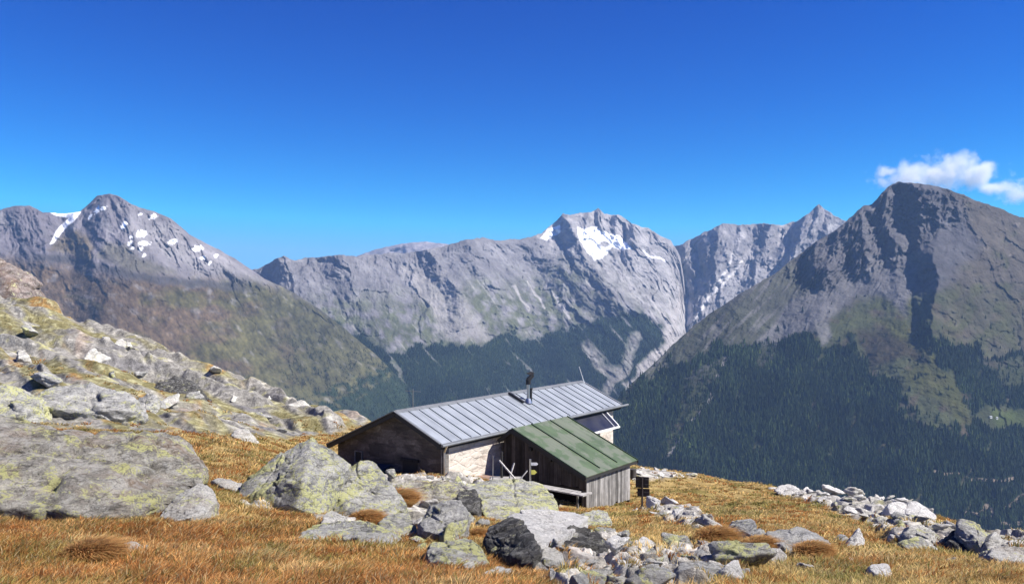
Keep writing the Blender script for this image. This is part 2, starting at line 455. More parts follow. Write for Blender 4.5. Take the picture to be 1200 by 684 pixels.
sp2 = [([(664, 250), (676, 275), (690, 310), (720, 345)], .025, 22, 30), ([(703, 246), (706, 268)], .012, 8, 10, 6), ([(745, 262), (738, 290)], .02, 9, 22, 10),
       ([(690, 250), (686, 266)], .008, 5, 6, 5), ([(722, 253), (726, 272)], .010, 6, 8, 6),
       ([(545, 282), (560, 310), (590, 345), (600, 380)], .020, 34, 60), ([(500, 290), (530, 330), (545, 345)], .02, 22, 30),
       ([(620, 281), (650, 310), (700, 345), (760, 372)], .018, 50, 70), ([(400, 300), (420, 345), (450, 400)], .015, 30, 60), ([(325, 302), (345, 330)], .02, 20, 30)]
P2 = mountain('mountain_glacier_range', [(230, 330, 7000), (280, 320, 7000), (305, 313, 7000), (322, 303, 6900), (332, 300, 6900), (345, 307, 6900), (358, 302, 6950), (395, 299, 7000), (420, 300, 7100), (450, 297, 7200), (480, 295, 7300), (505, 292, 7400), (520, 288, 7500), (540, 283, 7600),
         (552, 281, 7700), (566, 277, 7800), (580, 281, 7900), (600, 281, 8100), (615, 279, 8300), (635, 273, 8500), (648, 262, 8600), (660, 250, 8700), (668, 253, 8700), (680, 250, 8750), (692, 249, 8750), (701, 243, 8800), (708, 250, 8800), (728, 253, 8750), (740, 262, 8700), (760, 268, 8650), (775, 276, 8600), (786, 281, 8600),
         (797, 300, 8500), (804, 340, 8400), (812, 375, 8300), (830, 400, 8300)], [(230, 560), (700, 560), (830, 470)],
         lambda x, t, y: .54 + .3 * np.clip(1 - t * 4, 0, 1), sp2, .015, col2, 230, 830, .8, 330, 9, jag=2.0,
         shear=lambda x, y: .75 * sstep(520, 600, x) + .15,
         crag=lambda x, y: 1 - .35 * sstep(360, 420, y) - .35 * sstep(300, 335, y) * sstep(620, 560, x))

# --- left peak
def col1(PX, PY, Y, V, nz, s):
    wx, wy = warp(PX, PY, s, 8, 30)
    C = np.broadcast_to(np.array([.20, .185, .21]), PX.shape + (3,)).copy()
    n1 = fbm2((PX - PY) / 26, (PX + PY) / 40, 5, s + 8)
    lit = sstep(-20, 25, poly_sd(wx, wy, [(150, 235), (215, 265), (300, 310), (320, 333), (290, 335), (230, 325), (170, 300), (140, 265)]))  # sunlit flank, its brightness painted in as paler rock
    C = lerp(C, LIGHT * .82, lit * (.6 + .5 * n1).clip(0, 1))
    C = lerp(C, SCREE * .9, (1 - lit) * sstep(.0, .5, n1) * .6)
    # grass shoulder
    gs = sstep(-3, 6, poly_sd(wx, wy, [(55, 292), (75, 275), (90, 268), (108, 280), (110, 300), (100, 306), (70, 298)]))
    C = lerp(C, [.17, .135, .075], gs * .8)
    gs = sstep(-4, 8, poly_sd(wx, wy, [(120, 282), (150, 288), (180, 305), (210, 322), (180, 326), (140, 315), (110, 300)]))
    C = lerp(C, [.16, .15, .10], gs * .65)
    # olive and brown slopes below
    low = sstep(-12, 14, PY - interp([(-200, 292), (0, 300), (60, 305), (110, 318), (170, 325), (250, 328), (300, 328), (330, 334), (350, 340), (420, 382), (500, 460)], PX) + 10 * n1)
    g = lerp(np.broadcast_to(BROWN * .95, C.shape), OLIVE * np.array([1.05, .95, 1.0]), sstep(-.3, .3, fbm2(PX / 45, PY / 20, 4, s + 2) + (PX - 240) / 300))
    g = lerp(g, SCREE * .75, sstep(.12, .45, fbm2(PX / 14, PY / 9, 5, s + 3)) * .6 * sstep(420, 330, PY))
    g = lerp(g, np.array([.085, .088, .045]), sstep(230, 360, PX) * .45)
    g = lerp(g, SCREE, sstep(.25, .5, fbm2((PX - PY) / 10, (PX + PY) / 24, 5, s + 23)) * sstep(200, 300, PX) * .35)
    det = fbm2((PX - .6 * PY) / 9, (PX + 1.6 * PY) / 30, 5, s + 71, .65)
    g = g * (1 + 1.1 * det + .5 * fbm2(PX / 3.5, PY / 3.5, 3, s + 72))[..., None].clip(.45, 1.9)
    C = lerp(C, g, low)
    band = sstep(7, 2, np.abs(PY - interp([(30, 298), (90, 305), (140, 318), (165, 325), (240, 332), (300, 338)], PX) - 1 + 4 * n1)) * sstep(20, 50, PX) * sstep(310, 270, PX)
    C = lerp(C, [.075, .075, .08], band * .7)
    C = lerp(C, [.10, .08, .05], sstep(2.2, .6, line_d(wx, wy, [(168, 368), (178, 378), (188, 392)])) * .7)
    sh = sstep(-.25, .25, fbm2(PX / 11, PY / 8, 5, s + 14) + (PX - 430) / 110 + (PY - 445) / 60) * sstep(385, 430, PY)
    C = lerp(C, FORESTC * 1.3, sh * .92)
    # snow
    sm = sstep(-.6, .6, poly_sd(wx * .3 + PX * .7, wy * .3 + PY * .7, [(56, 246), (75, 249), (95, 247), (90, 254), (82, 262), (72, 274), (63, 285), (58, 286), (66, 272), (76, 260), (80, 255), (66, 252)]))
    for (cx, cyy, rx, ry) in ((180, 254, 4.2, 3), (166, 274, 6, 3.6), (168, 285, 7.5, 2.4), (203, 283, 5, 3), (232, 291, 6, 3.2), (145, 264, 3, 4), (164, 251, 2, 1.5), (114, 246, 3, 4), (121, 244, 4, 2.4), (106, 254, 2, 3), (238, 302, 4, 2), (253, 300, 2.5, 2), (152, 285, 2, 3), (165, 292, 2, 3), (169, 299, 2, 2), (153, 278, 2, 1.6), (246, 308, 1.6, 2.4), (155, 291, 2.5, 1.5)):
        d = np.hypot((PX - cx + (PY - cyy) * .5) / rx, (PY - cyy) / ry) + .9 * fbm2(PX / 3.2, PY / 2.4, 3, s + 40)
        sm = np.maximum(sm, sstep(1.15, .8, d))
    C = lerp(C, SNOW, sm)
    return C
sp1 = [([(128, 229), (115, 262), (112, 300), (150, 330)], .014, 45, 60), ([(40, 242), (55, 290)], .03, 40, 25), ([(200, 262), (240, 300), (300, 335)], .02, 40, 40),
       ([(90, 268), (108, 300)], .015, 30, 8), ([(0, 246), (-20, 300)], .03, 30, 40), ([(150, 238), (160, 280)], .02, 20, 30),
       ([(300, 330), (370, 400), (430, 470)], .010, 80, 60), ([(150, 330), (230, 400), (330, 470)], .010, 90, 80), ([(60, 310), (110, 360), (180, 430)], .010, 70, 60)]
def slope1(x, t, y):
    L = interp([(-200, 292), (0, 300), (110, 318), (300, 335), (420, 400), (500, 480)], x)
    return .66 - .18 * sstep(-30, 40, y - L)
P1 = mountain('mountain_left_peak', [(-260, 262, 5700), (-150, 252, 5700), (-40, 250, 5700), (0, 246, 5700), (18, 241, 5700), (35, 241, 5700), (50, 249, 5700), (75, 250, 5700), (93, 248, 5700), (104, 239, 5700), (114, 230, 5700), (128, 227, 5700), (140, 230, 5700), (152, 238, 5700), (163, 243, 5700), (180, 247, 5700), (200, 256, 5700), (212, 266, 5721),
         (222, 275, 5740), (240, 284, 5772), (258, 293, 5805), (275, 303, 5836), (290, 313, 5863), (310, 326, 5900), (345, 343, 5900), (380, 366, 5900), (410, 390, 5875), (440, 415, 5800), (465, 440, 5737), (500, 470, 5650), (560, 530, 5457), (640, 600, 5200)],
         [(-260, 560), (400, 560), (560, 600), (640, 660)], slope1, sp1, .014, col1, -260, 640, .9, 330, 14, jag=.9,
         shear=.35, crag=lambda x, y: 1 - .52 * sstep(-15, 20, y - interp([(-200, 292), (0, 300), (110, 318), (300, 335), (420, 400), (500, 480)], x)), tone=.66)

# --- big right mountain
FOREST_R = [(640, 540), (725, 466), (760, 436), (800, 420), (850, 404), (900, 392), (950, 396), (1000, 402), (1016, 430), (1052, 448), (1070, 470), (1090, 488), (1130, 505), (1146, 492), (1136, 470), (1112, 445), (1096, 420), (1078, 395), (1088, 384), (1112, 394), (1140, 408), (1172, 416), (1210, 412), (1400, 430), (1400, 820), (560, 820)]
def forest4(PX, PY, s):
    wx, wy = warp(PX, PY, s, 9, 34)
    fo = poly_sd(wx, wy, FOREST_R)
    fm = sstep(-4, 5, fo + 26 * fbm2(PX / 17, PY / 24, 5, s + 9)) * (1 - .75 * sstep(.28, .42, fbm2((PX + .5 * PY) / 16, PY / 34, 4, s + 99)))
    for poly, k in (([(1150, 476), (1185, 478), (1230, 484), (1230, 500), (1165, 502), (1145, 492)], .9), ([(805, 432), (848, 420), (838, 450), (815, 490), (785, 535), (772, 540), (790, 490), (800, 455)], .55),
                    ([(1060, 470), (1105, 470), (1120, 500), (1085, 500), (1050, 485)], .6), ([(890, 400), (912, 398), (905, 425), (885, 440)], .5), ([(1150, 425), (1200, 420), (1230, 450), (1180, 450)], .7),
                    ([(960, 380), (978, 378), (975, 402), (960, 408)], 1.0)):
        fm = fm * (1 - k * sstep(-4, 4, poly_sd(wx, wy, poly) + 5 * fbm2(PX / 7, PY / 7, 3, s + 12)))
    rd = np.minimum.reduce([line_d(wx, PY, L) for L in ROADS])
    fm = fm * sstep(1.0, 3.0, rd)
    return fm, wx, wy, rd
ROADS = [[(1095, 552), (1108, 556), (1122, 555)], [(1140, 562), (1160, 562), (1178, 565), (1186, 560)], [(1176, 593), (1190, 586), (1202, 578)], [(1130, 600), (1146, 602), (1156, 592), (1160, 604)], [(1172, 612), (1185, 615), (1196, 612)], [(1202, 590), (1220, 580)]]
def col4(PX, PY, Y, V, nz, s):
    C = np.broadcast_to(np.array([.175, .168, .18]), PX.shape + (3,)).copy()
    n1 = fbm2(PX / 22, PY / 22, 5, s + 8)
    n2 = fbm2((PX + .9 * PY) / 7, (PX - PY) / 60, 4, s + 18)
    fm, wx, wy, rd = forest4(PX, PY, s)
    C = lerp(C, GREY, sstep(-.1, .4, n1) * .6)
    # right hand shoulder: brown heath and rubble
    rt = sstep(-10, 12, poly_sd(wx, wy, [(1110, 220), (1150, 285), (1110, 330), (1100, 400), (1130, 420), (1400, 430), (1400, 230), (1200, 245)]))
    C = lerp(C, [.165, .14, .105], rt * .85)
    C = lerp(C, [.12, .125, .055], rt * sstep(.0, .4, n1 + (PY - 330) / 260) * .75)
    C = lerp(C, [.34, .30, .26], rt * sstep(.33, .5, fbm2(PX / 9, PY / 7, 5, s + 5)) * .6)
    # grassy ground between scree and forest
    g = sstep(-12, 12, PY - interp([(780, 330), (830, 352), (880, 365), (930, 385), (1000, 355), (1040, 335), (1075, 345), (1110, 340), (1400, 330)], PX) + 14 * n1)
    gc = lerp(np.broadcast_to(OLIVE * np.array([.95, 1.1, .9]), C.shape), [.13, .105, .06], sstep(.0, .35, fbm2(PX / 30, PY / 18, 4, s + 2)))
    C = lerp(C, gc, g * .85 * (1 - rt * .6))
    # left flank of the ridge: green grey
    lf = sstep(-10, 10, poly_sd(wx, wy, [(925, 305), (880, 335), (800, 390), (740, 440), (730, 480), (900, 420), (945, 360), (960, 330)]))
    C = lerp(C, lerp(np.broadcast_to(np.array([.13, .135, .10]), C.shape), [.26, .25, .25], sstep(0, .4, n2)), lf * .85)
    # scree fan
    sc = sstep(-5, 7, poly_sd(wx, wy, [(1060, 285), (1076, 300), (1072, 330), (1062, 372), (1040, 345), (1005, 345), (960, 385), (905, 405), (880, 408), (900, 380), (930, 345), (985, 325), (1020, 300)]))
    C = lerp(C, SCREE * .82 * (1 + .25 * n2)[..., None], sc * .92)
    mead = sstep(-4, 5, poly_sd(wx, wy, [(1015, 372), (1060, 375), (1078, 392), (1098, 420), (1118, 445), (1135, 475), (1146, 495), (1128, 500), (1100, 470), (1060, 445), (1070, 425), (1050, 400)]))
    C = lerp(C, [.12, .125, .04], mead * .8)
    dk = sstep(-6, 6, poly_sd(wx, wy, [(1000, 390), (1040, 388), (1082, 412), (1088, 424), (1060, 420), (1040, 428), (1020, 430)]))
    C = lerp(C, [.075, .055, .04], dk * .75)
    C = lerp(C, [.25, .245, .24], sstep(-3, 3, poly_sd(wx, wy, [(958, 380), (972, 374), (976, 395), (962, 404)])))
    C = lerp(C, FORESTC, fm)
    C = lerp(C, [.11, .14, .04], sstep(-3, 3, poly_sd(wx, wy, [(1160, 480), (1195, 480), (1230, 490), (1230, 500), (1170, 500)])) * .8)
    for L, wd in (([(852, 418), (846, 432)], 2.6), ([(842, 440), (838, 455), (826, 478), (808, 496)], 1.3), ([(806, 505), (790, 525), (780, 536)], 1.8)):
        C = lerp(C, [.38, .36, .34], sstep(wd + 1.2, wd * .5, line_d(wx * .4 + PX * .6, PY, L) + 1.0 * n1))
    C = lerp(C, [.38, .30, .24], sstep(2.8, 1.2, rd) * .8)
    return C
sp4 = [([(1100, 216), (1125, 236), (1140, 262), (1152, 292)], .055, 85, 150, 30), ([(1092, 296), (1100, 325), (1094, 360), (1092, 392)], .040, 24, 70, 14),
       ([(1052, 214), (1030, 240), (1000, 262)], .02, 20, 30), ([(985, 262), (975, 300), (972, 318)], .035, 26, 24, 10), ([(1010, 245), (1012, 290), (1016, 306)], .030, 22, 22, 10), ([(1035, 225), (1040, 270), (1050, 290)], .024, 14, 20, 10),
       ([(955, 285), (952, 312)], .02, 14, 20, 8), ([(1072, 222), (1078, 262), (1074, 290)], .018, 14, 18, 10), ([(1090, 222), (1100, 262)], .014, 10, 14, 10),
       ([(965, 372), (955, 400), (930, 440), (900, 480)], .022, 50, 70, 20), ([(870, 345), (858, 380), (830, 440), (790, 520)], .016, 60, 70), ([(1000, 420), (990, 470), (960, 560)], .018, 90, 80, 30),
       ([(1108, 440), (1130, 490), (1180, 560)], .014, 60, 60, 30), ([(740, 455), (735, 500), (720, 560)], .014, 40, 60)]
def slope4(x, t, y):
    return .66 - .16 * sstep(420, 520, y) + .12 * sstep(310, 240, y)
P4 = mountain('mountain_right_peak', [(600, 620, 3300), (660, 560, 3500), (700, 503, 3700), (722, 470, 3850), (740, 449, 3950), (765, 427, 4050), (790, 402, 4150), (812, 382, 4250), (840, 362, 4400), (870, 343, 4500), (895, 328, 4600), (915, 314, 4700), (935, 300, 4800), (955, 284, 4900), (975, 271, 5000), (990, 261, 5050),
         (1000, 252, 5100), (1012, 241, 5150), (1022, 239, 5180), (1033, 227, 5200), (1042, 219, 5230), (1052, 213, 5230), (1065, 214, 5230), (1085, 216, 5230), (1100, 218, 5230), (1112, 222, 5230), (1130, 229, 5230), (1150, 237, 5230), (1175, 246, 5230), (1200, 256, 5230), (1260, 280, 5230), (1340, 310, 5230), (1420, 330, 5230)],
         [(600, 700), (1000, 700), (1420, 720)], slope4, sp4, .029, col4, 600, 1420, .9, 520, 21, jag=1.9,
         shear=lambda x, y: -.75 * sstep(1190, 950, x),
         crag=lambda x, y: .34 - .16 * sstep(1120, 1090, x) + .80 * sstep(12, -10, y - interp([(900, 325), (945, 345), (1000, 325), (1070, 300), (1110, 260), (1150, 240), (1400, 240)], x)), tone=.44)

# valley floor joining everything far below, reaching to the horizon
V_ = []
xs = np.linspace(-13500, 13500, 80); ys = np.linspace(-2500, 15500, 70)
GX, GY = np.meshgrid(xs, ys)
GZ = -1250 + 120 * fbm2(GX / 2500, GY / 2500, 4, 77)
me = np_mesh('valley_floor', np.stack([GX, GY, GZ], -1).reshape(-1, 3), grid_faces(len(ys), len(xs)),
             np.broadcast_to(FORESTC * 1.6, (GX.size, 3)), True)
tag(link('valley_floor', me, M['mountain']), kind='structure')

# ------------------------------------------------------------------ forests (far wooded slopes)
def conifer_mat():
    m, nt, out = new_mat('conifer_needles'); n = N(nt)
    a = n.node('ShaderNodeAttribute', attribute_name='Col').outputs['Color']
    n.bsdf(out, a, .9, spec=.05); return m
M['conifer'] = conifer_mat()

def forest(name, src, mask, count, h0, h1, sides, tiers, label):
    PX, PY, P, C = src
    m = mask.ravel().copy()
    m *= (P[..., 1].ravel() / P[..., 1].mean()) ** 0
    idx = rng.choice(m.size, size=count, p=m / m.sum())
    B = P.reshape(-1, 3)[idx].copy()
    B[:, 0] += rng.normal(0, 1.5, count); B[:, 2] -= 1.5
    H = (h0 + (h1 - h0) * rng.random(count) ** 1.3) * (1 + .25 * noise2(B[:, 0] / 90, B[:, 1] / 90, 5))
    Rr = H * rng.uniform(.15, .24, count)
    ang = np.arange(sides) / sides * 2 * math.pi
    Vs, Fs, nv = [], [], 0
    tri = []
    per = tiers * (sides + 1)
    V = np.zeros((count, per, 3))
    for t in range(tiers):
        zb = .08 + .42 * t / max(1, tiers - 1) if tiers > 1 else .05
        zt = 1.0 if t == tiers - 1 else .72
        rr = 1.0 if t == 0 else .66
        a = ang[None] + rng.uniform(0, 6.28, count)[:, None]
        jit = rng.uniform(.75, 1.2, (count, sides))
        b = t * (sides + 1)
        V[:, b:b + sides, 0] = B[:, 0:1] + np.cos(a) * (Rr * rr)[:, None] * jit
        V[:, b:b + sides, 1] = B[:, 1:2] + np.sin(a) * (Rr * rr)[:, None] * jit
        V[:, b:b + sides, 2] = B[:, 2:3] + (H * zb)[:, None]
        V[:, b + sides, 0] = B[:, 0]; V[:, b + sides, 1] = B[:, 1]; V[:, b + sides, 2] = B[:, 2] + H * zt
        for k in range(sides): tri.append((b + k, b + (k + 1) % sides, b + sides))
    Fc = (np.array(tri)[None] + (np.arange(count) * per)[:, None, None]).reshape(-1, 3)
    sh = (rng.uniform(.6, 1.5, count) * (1 + .5 * noise2(B[:, 0] / 160, B[:, 2] / 120, 9)))[:, None]
    c = (np.array([[.022, .034, .014]]) * sh)
    c = np.where(rng.random((count, 1)) < .10, c * np.array([[2.2, 1.9, 1.2]]), c) * (1 + .6 * fbm2(B[:, 0] / 300, B[:, 2] / 200, 3, 13))[:, None]
    cc = np.repeat(c[:, None], per, 1).reshape(-1, 3)
    o = link(name, np_mesh(name, V.reshape(-1, 3), Fc, cc, False), M['conifer'])
    tag(o, label, None, None, 'stuff')
fm4 = forest4(P4[0], P4[1], 21)[0]
vis = (P4[1] < 640) & (P4[0] > 690) & (P4[0] < 1300)
far_w = sstep(-.35, .2, fbm2(P4[0] / 9, P4[1] / 9, 3, 91)) * .75 + .25
extra = .015 * sstep(330, 400, P4[1]) * (P4[0] > 740) * sstep(-.1, .3, fbm2(P4[0] / 8, P4[1] / 8, 3, 55))
forest('forest', P4, np.maximum(fm4 ** 2, extra) * vis * far_w, 62000, 9, 30, 6, 2, 'dark conifer forest covering the lower flank of the right mountain')
col_is_forest = (P2[3][..., 1] < .05)
vis2 = (P2[1] < 480)
forest('forest', P2, col_is_forest * vis2 * 1.0, 30000, 14, 26, 4, 1, 'bluish conifer forest on the far slope behind the hut roof')
sh1 = (P1[3][..., 1] < .055) & (P1[1] > 390) & (P1[0] > 330)
forest('forest', P1, sh1 * (P1[1] < 520) * 1.0, 5000, 8, 15, 5, 2, 'scattered dark shrubs and small conifers low on the olive slope')

# ------------------------------------------------------------------ near ground
GC = [  # photograph column, row, distance of points on the ground
    (-150, 684, 8.5), (0, 684, 8.8), (300, 684, 9.2), (600, 684, 9.6), (900, 684, 10), (1200, 684, 11), (1350, 684, 11.5),
    (0, 640, 11), (150, 640, 11.5), (400, 640, 13), (600, 640, 14.5), (750, 650, 14.5), (900, 640, 15), (1150, 655, 14.5), (1300, 660, 14),
    (-60, 605, 13.5), (100, 607, 14.2), (260, 590, 16.5), (330, 597, 18.5), (450, 612, 18.5), (540, 610, 21), (620, 622, 19.5), (690, 622, 21), (800, 622, 21), (900, 622, 20.5), (1000, 640, 17.5), (1100, 640, 18), (1200, 650, 17),
    (-60, 540, 22), (60, 545, 21), (150, 545, 21), (250, 552, 22), (300, 545, 25), (480, 585, 27), (560, 598, 27), (700, 608, 28), (690, 600, 34), (640, 597, 34), (560, 570, 33),
    (-60, 505, 30), (0, 505, 30), (120, 510, 30), (215, 512, 31), (260, 522, 33), (330, 528, 37), (385, 545, 37), (450, 563, 34), (517, 564, 33.5), (590, 566, 36),
    (745, 592, 36), (800, 598, 33), (850, 600, 31), (930, 606, 29), (1000, 612, 26), (1100, 622, 24), (1200, 640, 21.5), (1330, 665, 19),
    (760, 568, 46), (850, 580, 43), (930, 588, 40), (1000, 592, 36.5),
    (745, 545, 58), (785, 549, 56), (850, 563, 52), (930, 574, 47), (1000, 584, 42), (1050, 594, 37), (1100, 606, 32), (1150, 618, 28), (1200, 633, 25), (1300, 655, 22),
    (690, 540, 52), (620, 530, 50), (540, 525, 50), (450, 512, 52),
    (-60, 480, 38), (0, 482, 38), (100, 482, 38), (200, 492, 41), (300, 508, 46), (370, 515, 50),
    (-60, 445, 52), (0, 440, 52), (100, 440, 55), (200, 463, 60), (300, 486, 62), (400, 500, 62),
    (-60, 395, 75), (0, 390, 75), (80, 405, 75), (180, 432, 78), (260, 455, 78),
    (430, 492, 66), (400, 486, 69), (370, 477, 74), (330, 464, 79), (290, 452, 84), (250, 438, 89), (200, 418, 95), (150, 400, 101), (110, 385, 107), (80, 370, 112), (50, 352, 118), (30, 345, 124), (0, 340, 128), (-60, 325, 132), (-150, 310, 140)]
SIL = [(-300, 136), (-60, 132), (0, 128), (30, 124), (80, 112), (150, 101), (250, 89), (330, 79), (400, 69), (430, 66), (470, 62), (540, 58), (640, 58), (745, 58), (785, 56), (850, 52), (930, 47), (1000, 42), (1050, 37), (1100, 32), (1150, 28), (1200, 25), (1300, 22), (1500, 20)]
gp = np.array(GC, float)
q = np.stack([gp[:, 0] / 260, np.log(gp[:, 2]) * 2.2], 1)
zr = (HY - gp[:, 1]) / F          # z / Y
def _phi(r): return r
K = _phi(np.linalg.norm(q[:, None] - q[None], axis=-1))
A_ = np.block([[K + 1e-3 * np.eye(len(q)), np.ones((len(q), 1)), q], [np.ones((1, len(q))), np.zeros((1, 3))], [q.T, np.zeros((2, 3))]])
sol = np.linalg.solve(A_, np.concatenate([zr, np.zeros(3)]))
def base_e(px, Y):
    sh = np.broadcast(px, Y).shape
    a = np.broadcast_to(np.clip(px, -160, 1340) / 260, sh).ravel(); b = np.broadcast_to(np.log(np.clip(Y, 8.5, 142)) * 2.2, sh).ravel()
    out = np.empty(a.size)
    for i in range(0, a.size, 60000):
        aa = a[i:i + 60000]; bb = b[i:i + 60000]
        k = np.hypot(aa[:, None] - q[None, :, 0], bb[:, None] - q[None, :, 1])
        out[i:i + 60000] = k @ sol[:-3] + sol[-3] + sol[-2] * aa + sol[-1] * bb
    return out.reshape(sh)
_tx = np.linspace(-160, 1340, 251); _ty = np.linspace(math.log(8.5), math.log(142), 160)
_tab = base_e(_tx[None, :], np.exp(_ty)[:, None])
def base_e(px, Y):
    a = np.clip((np.clip(px, -160, 1340) + 160) / 6.0, 0, 249.999); b = np.clip((np.log(np.clip(Y, 8.5, 142)) - _ty[0]) / (_ty[1] - _ty[0]), 0, 158.999)
    a, b = np.broadcast_arrays(a, b)
    i = a.astype(int); j = b.astype(int); u = a - i; v = b - j
    return (_tab[j, i] * (1 - u) + _tab[j, i + 1] * u) * (1 - v) + (_tab[j + 1, i] * (1 - u) + _tab[j + 1, i + 1] * u) * v
def base_z(px, Y):
    Ys = interp(SIL, px)
    Ya = np.minimum(Y, Ys)
    z = base_e(px, Ya) * Ya
    near = np.clip(Y / 8.5, 0, 1)
    z = np.where(Y < 8.5, -1.62 + (base_e(px, 8.5 + 0 * Y) * 8.5 + 1.62) * near ** 1.1, z)
    over = np.maximum(Y - Ys, 0)
    return z - .55 * over ** 1.05 - .25 * np.minimum(over, 8)

HILL = [(-400, 470), (-400, 250), (30, 300), (440, 488), (420, 502), (330, 518), (250, 512), (215, 508), (100, 500), (-400, 500)]
RUB_A = [(905, 573), (940, 572), (1000, 576), (1060, 588), (1095, 600), (1090, 606), (1050, 602), (1020, 612), (985, 603), (950, 592)]
RUB_B = [(1010, 612), (1060, 606), (1110, 618), (1220, 632), (1220, 668), (1160, 650), (1090, 645), (1050, 640), (1030, 628)]
RUB_C = [(625, 640), (700, 626), (760, 640), (820, 640), (875, 655), (870, 684), (800, 700), (650, 700), (640, 670)]
RUB_F = [(745, 592), (790, 590), (820, 600), (842, 622), (820, 624), (780, 612), (748, 604)]
RUB_H = [(742, 548), (775, 548), (815, 560), (775, 566), (745, 566)]
RUB_L = [(275, 590), (400, 540), (470, 560), (560, 565), (660, 590), (650, 620), (560, 600), (540, 640), (470, 612), (400, 625), (370, 610)]
def cover(PX, PY, Y):
    """share of grass (1) against bare rock (0)"""
    n = fbm2(PX / 30, PY / 14, 4, 301)
    hill = sstep(-3, 4, poly_sd(PX, PY, HILL))
    g = np.ones_like(PX)
    g = g * (1 - hill) + hill * sstep(-.08, .22, fbm2((PX - 1.5 * PY) / 60, (PY - .35 * PX) / 12, 5, 305))
    for p, k in ((RUB_A, 1.), (RUB_B, .95), (RUB_C, .95), (RUB_F, .95), (RUB_H, .95), (RUB_L, .95)):
        g = g * (1 - k * sstep(-3, 4, poly_sd(PX, PY, p) + 5 * n))
    return g, hill

def ground_disp(px, Y, PY):
    X = (px - CX) / F * Y
    hill = sstep(-6, 10, poly_sd(px, PY, HILL))
    n = fbm2(X / 2.6, Y / 2.6, 5, 401, .5)
    d = .16 * n + .05 * fbm2(X / .55, Y / .55, 3, 411)
    d = d + .35 * fbm2(X / 9, Y / 9, 3, 421) * sstep(12, 30, Y)
    # stepped bedrock ledges on the hill, dipping with the slope
    s1 = fbm2((X + .3 * Y) / 24, (Y + .35 * X) / 8.0, 3, 431, .45)
    st = s1 * 5.2; fr = st - np.floor(st); ter = (np.floor(st) + sstep(.0, .55, fr)) / 5.2
    s2 = fbm2((X + .3 * Y) / 7, (Y + .35 * X) / 3.2, 3, 441, .5)
    st2 = s2 * 4; fr2 = st2 - np.floor(st2); ter2 = (np.floor(st2) + sstep(0, .45, fr2)) / 4
    w1, e1 = worley2((X + .3 * Y) / 9.0 + .3 * s2, (Y + .3 * X) / 5.0, 471, .9); w2, e2 = worley2((X + .3 * Y) / 2.6 + .3 * n, (Y + .3 * X) / 1.7, 473, .9)
    bare = hill * sstep(.15, -.15, fbm2((px - 1.5 * PY) / 60, (PY - .35 * px) / 12, 5, 305) + .02)
    d = d + bare * (.62 * (w1 + .05) * sstep(0, .16, e1) + .24 * (w2 + .05) * sstep(0, .2, e2)) * np.clip(Y / 60, .3, 1.3)
    # heaps of broken rock
    for p_, sz, k_ in ((RUB_A, 1.0, .17), (RUB_B, .8, .15), (RUB_C, .42, .10), (RUB_F, .55, .12), (RUB_H, .8, .07), (RUB_L, .9, .13)):
        mk = sstep(-3, 4, poly_sd(px, PY, p_) + 5 * fbm2(px / 30, PY / 14, 4, 301))
        wa_, ea_ = worley2(X / sz + .2 * n, Y / sz, 480 + int(sz * 100), .8); wb_, eb_ = worley2(X / sz * 2.3, Y / sz * 2.3 + .2 * n, 490 + int(sz * 100), .8)
        d = d + mk * k_ * ((wa_ + .9) * sstep(0, .3, ea_) + .35 * wb_ * sstep(0, .3, eb_) - .1)
    d = d + hill * (2.3 * ter + .70 * ter2 + .16 * fbm2(X / 1.6, Y / 1.6, 4, 451, .55)) * np.clip(Y / 75, .35, 1.25)
    return d

def hit(px, py):
    """distance at which the line of sight through a pixel of the photograph meets the undisturbed ground"""
    Ys = np.exp(np.linspace(math.log(6), math.log(150), 1200))
    z = base_z(np.full_like(Ys, px), Ys)
    k = np.nonzero((HY - py) / F * Ys <= z)[0]
    return float(Ys[k[0]]) if len(k) else float(interp(SIL, px))

pxs = np.concatenate([np.arange(-700, -40, 12.), np.arange(-40, 1240, 1.25), np.arange(1240, 1901, 12.)])
Yr = np.concatenate([np.linspace(.8, 8, 14), np.exp(np.linspace(math.log(8.2), math.log(29.9), 410)), np.exp(np.linspace(math.log(30), math.log(145), 560)), np.exp(np.linspace(math.log(147), math.log(900), 40))])
PXg, Yg = np.meshgrid(pxs, Yr)
Zb = base_z(PXg, Yg)
PYb = HY - Zb / Yg * F
Dg = ground_disp(PXg, Yg, PYb) * sstep(6, 9, Yg)
for _ in range(5):
    Db = Dg.copy(); Db[1:-1] = .25 * Dg[:-2] + .5 * Dg[1:-1] + .25 * Dg[2:]
    Dg = np.where(Yg > 34, Db, Dg)
Zg = Zb + Dg
Xg = (PXg - CX) / F * Yg
Pg = np.stack([Xg, Yg, Zg], -1)
gn = np.cross(np.gradient(Pg, axis=1), np.gradient(Pg, axis=0)); gn /= np.linalg.norm(gn, axis=-1, keepdims=True) + 1e-12
gz = np.abs(gn[..., 2])
gcov, ghill = cover(PXg, PYb, Yg)
nA = fbm2(Xg / 3.0, Yg / 3.0, 4, 501); nB = fbm2(Xg / .8, Yg / .8, 4, 511); nC = fbm2(PXg / 60, PYb / 25, 4, 521)
def grass_col(px, py, nA, nC):
    left = sstep(700, 420, px - 2.2 * (py - 600))
    c = np.zeros(px.shape + (3,)) + np.array([.58, .42, .175])
    c = lerp(c, [.58, .30, .105], left * sstep(600, 640, py) * .85)
    c = lerp(c, [.25, .225, .065], sstep(.08, .42, nA + .3 * nC) * .75)
    c = lerp(c, [.56, .39, .15], sstep(.1, .45, -nA) * .6)
    return c
gcol = grass_col(PXg, PYb, nA, nC) * .55  # darkened to paint shade into the gaps between tufts
hg = np.zeros_like(gcol) + np.array([.19, .17, .085])
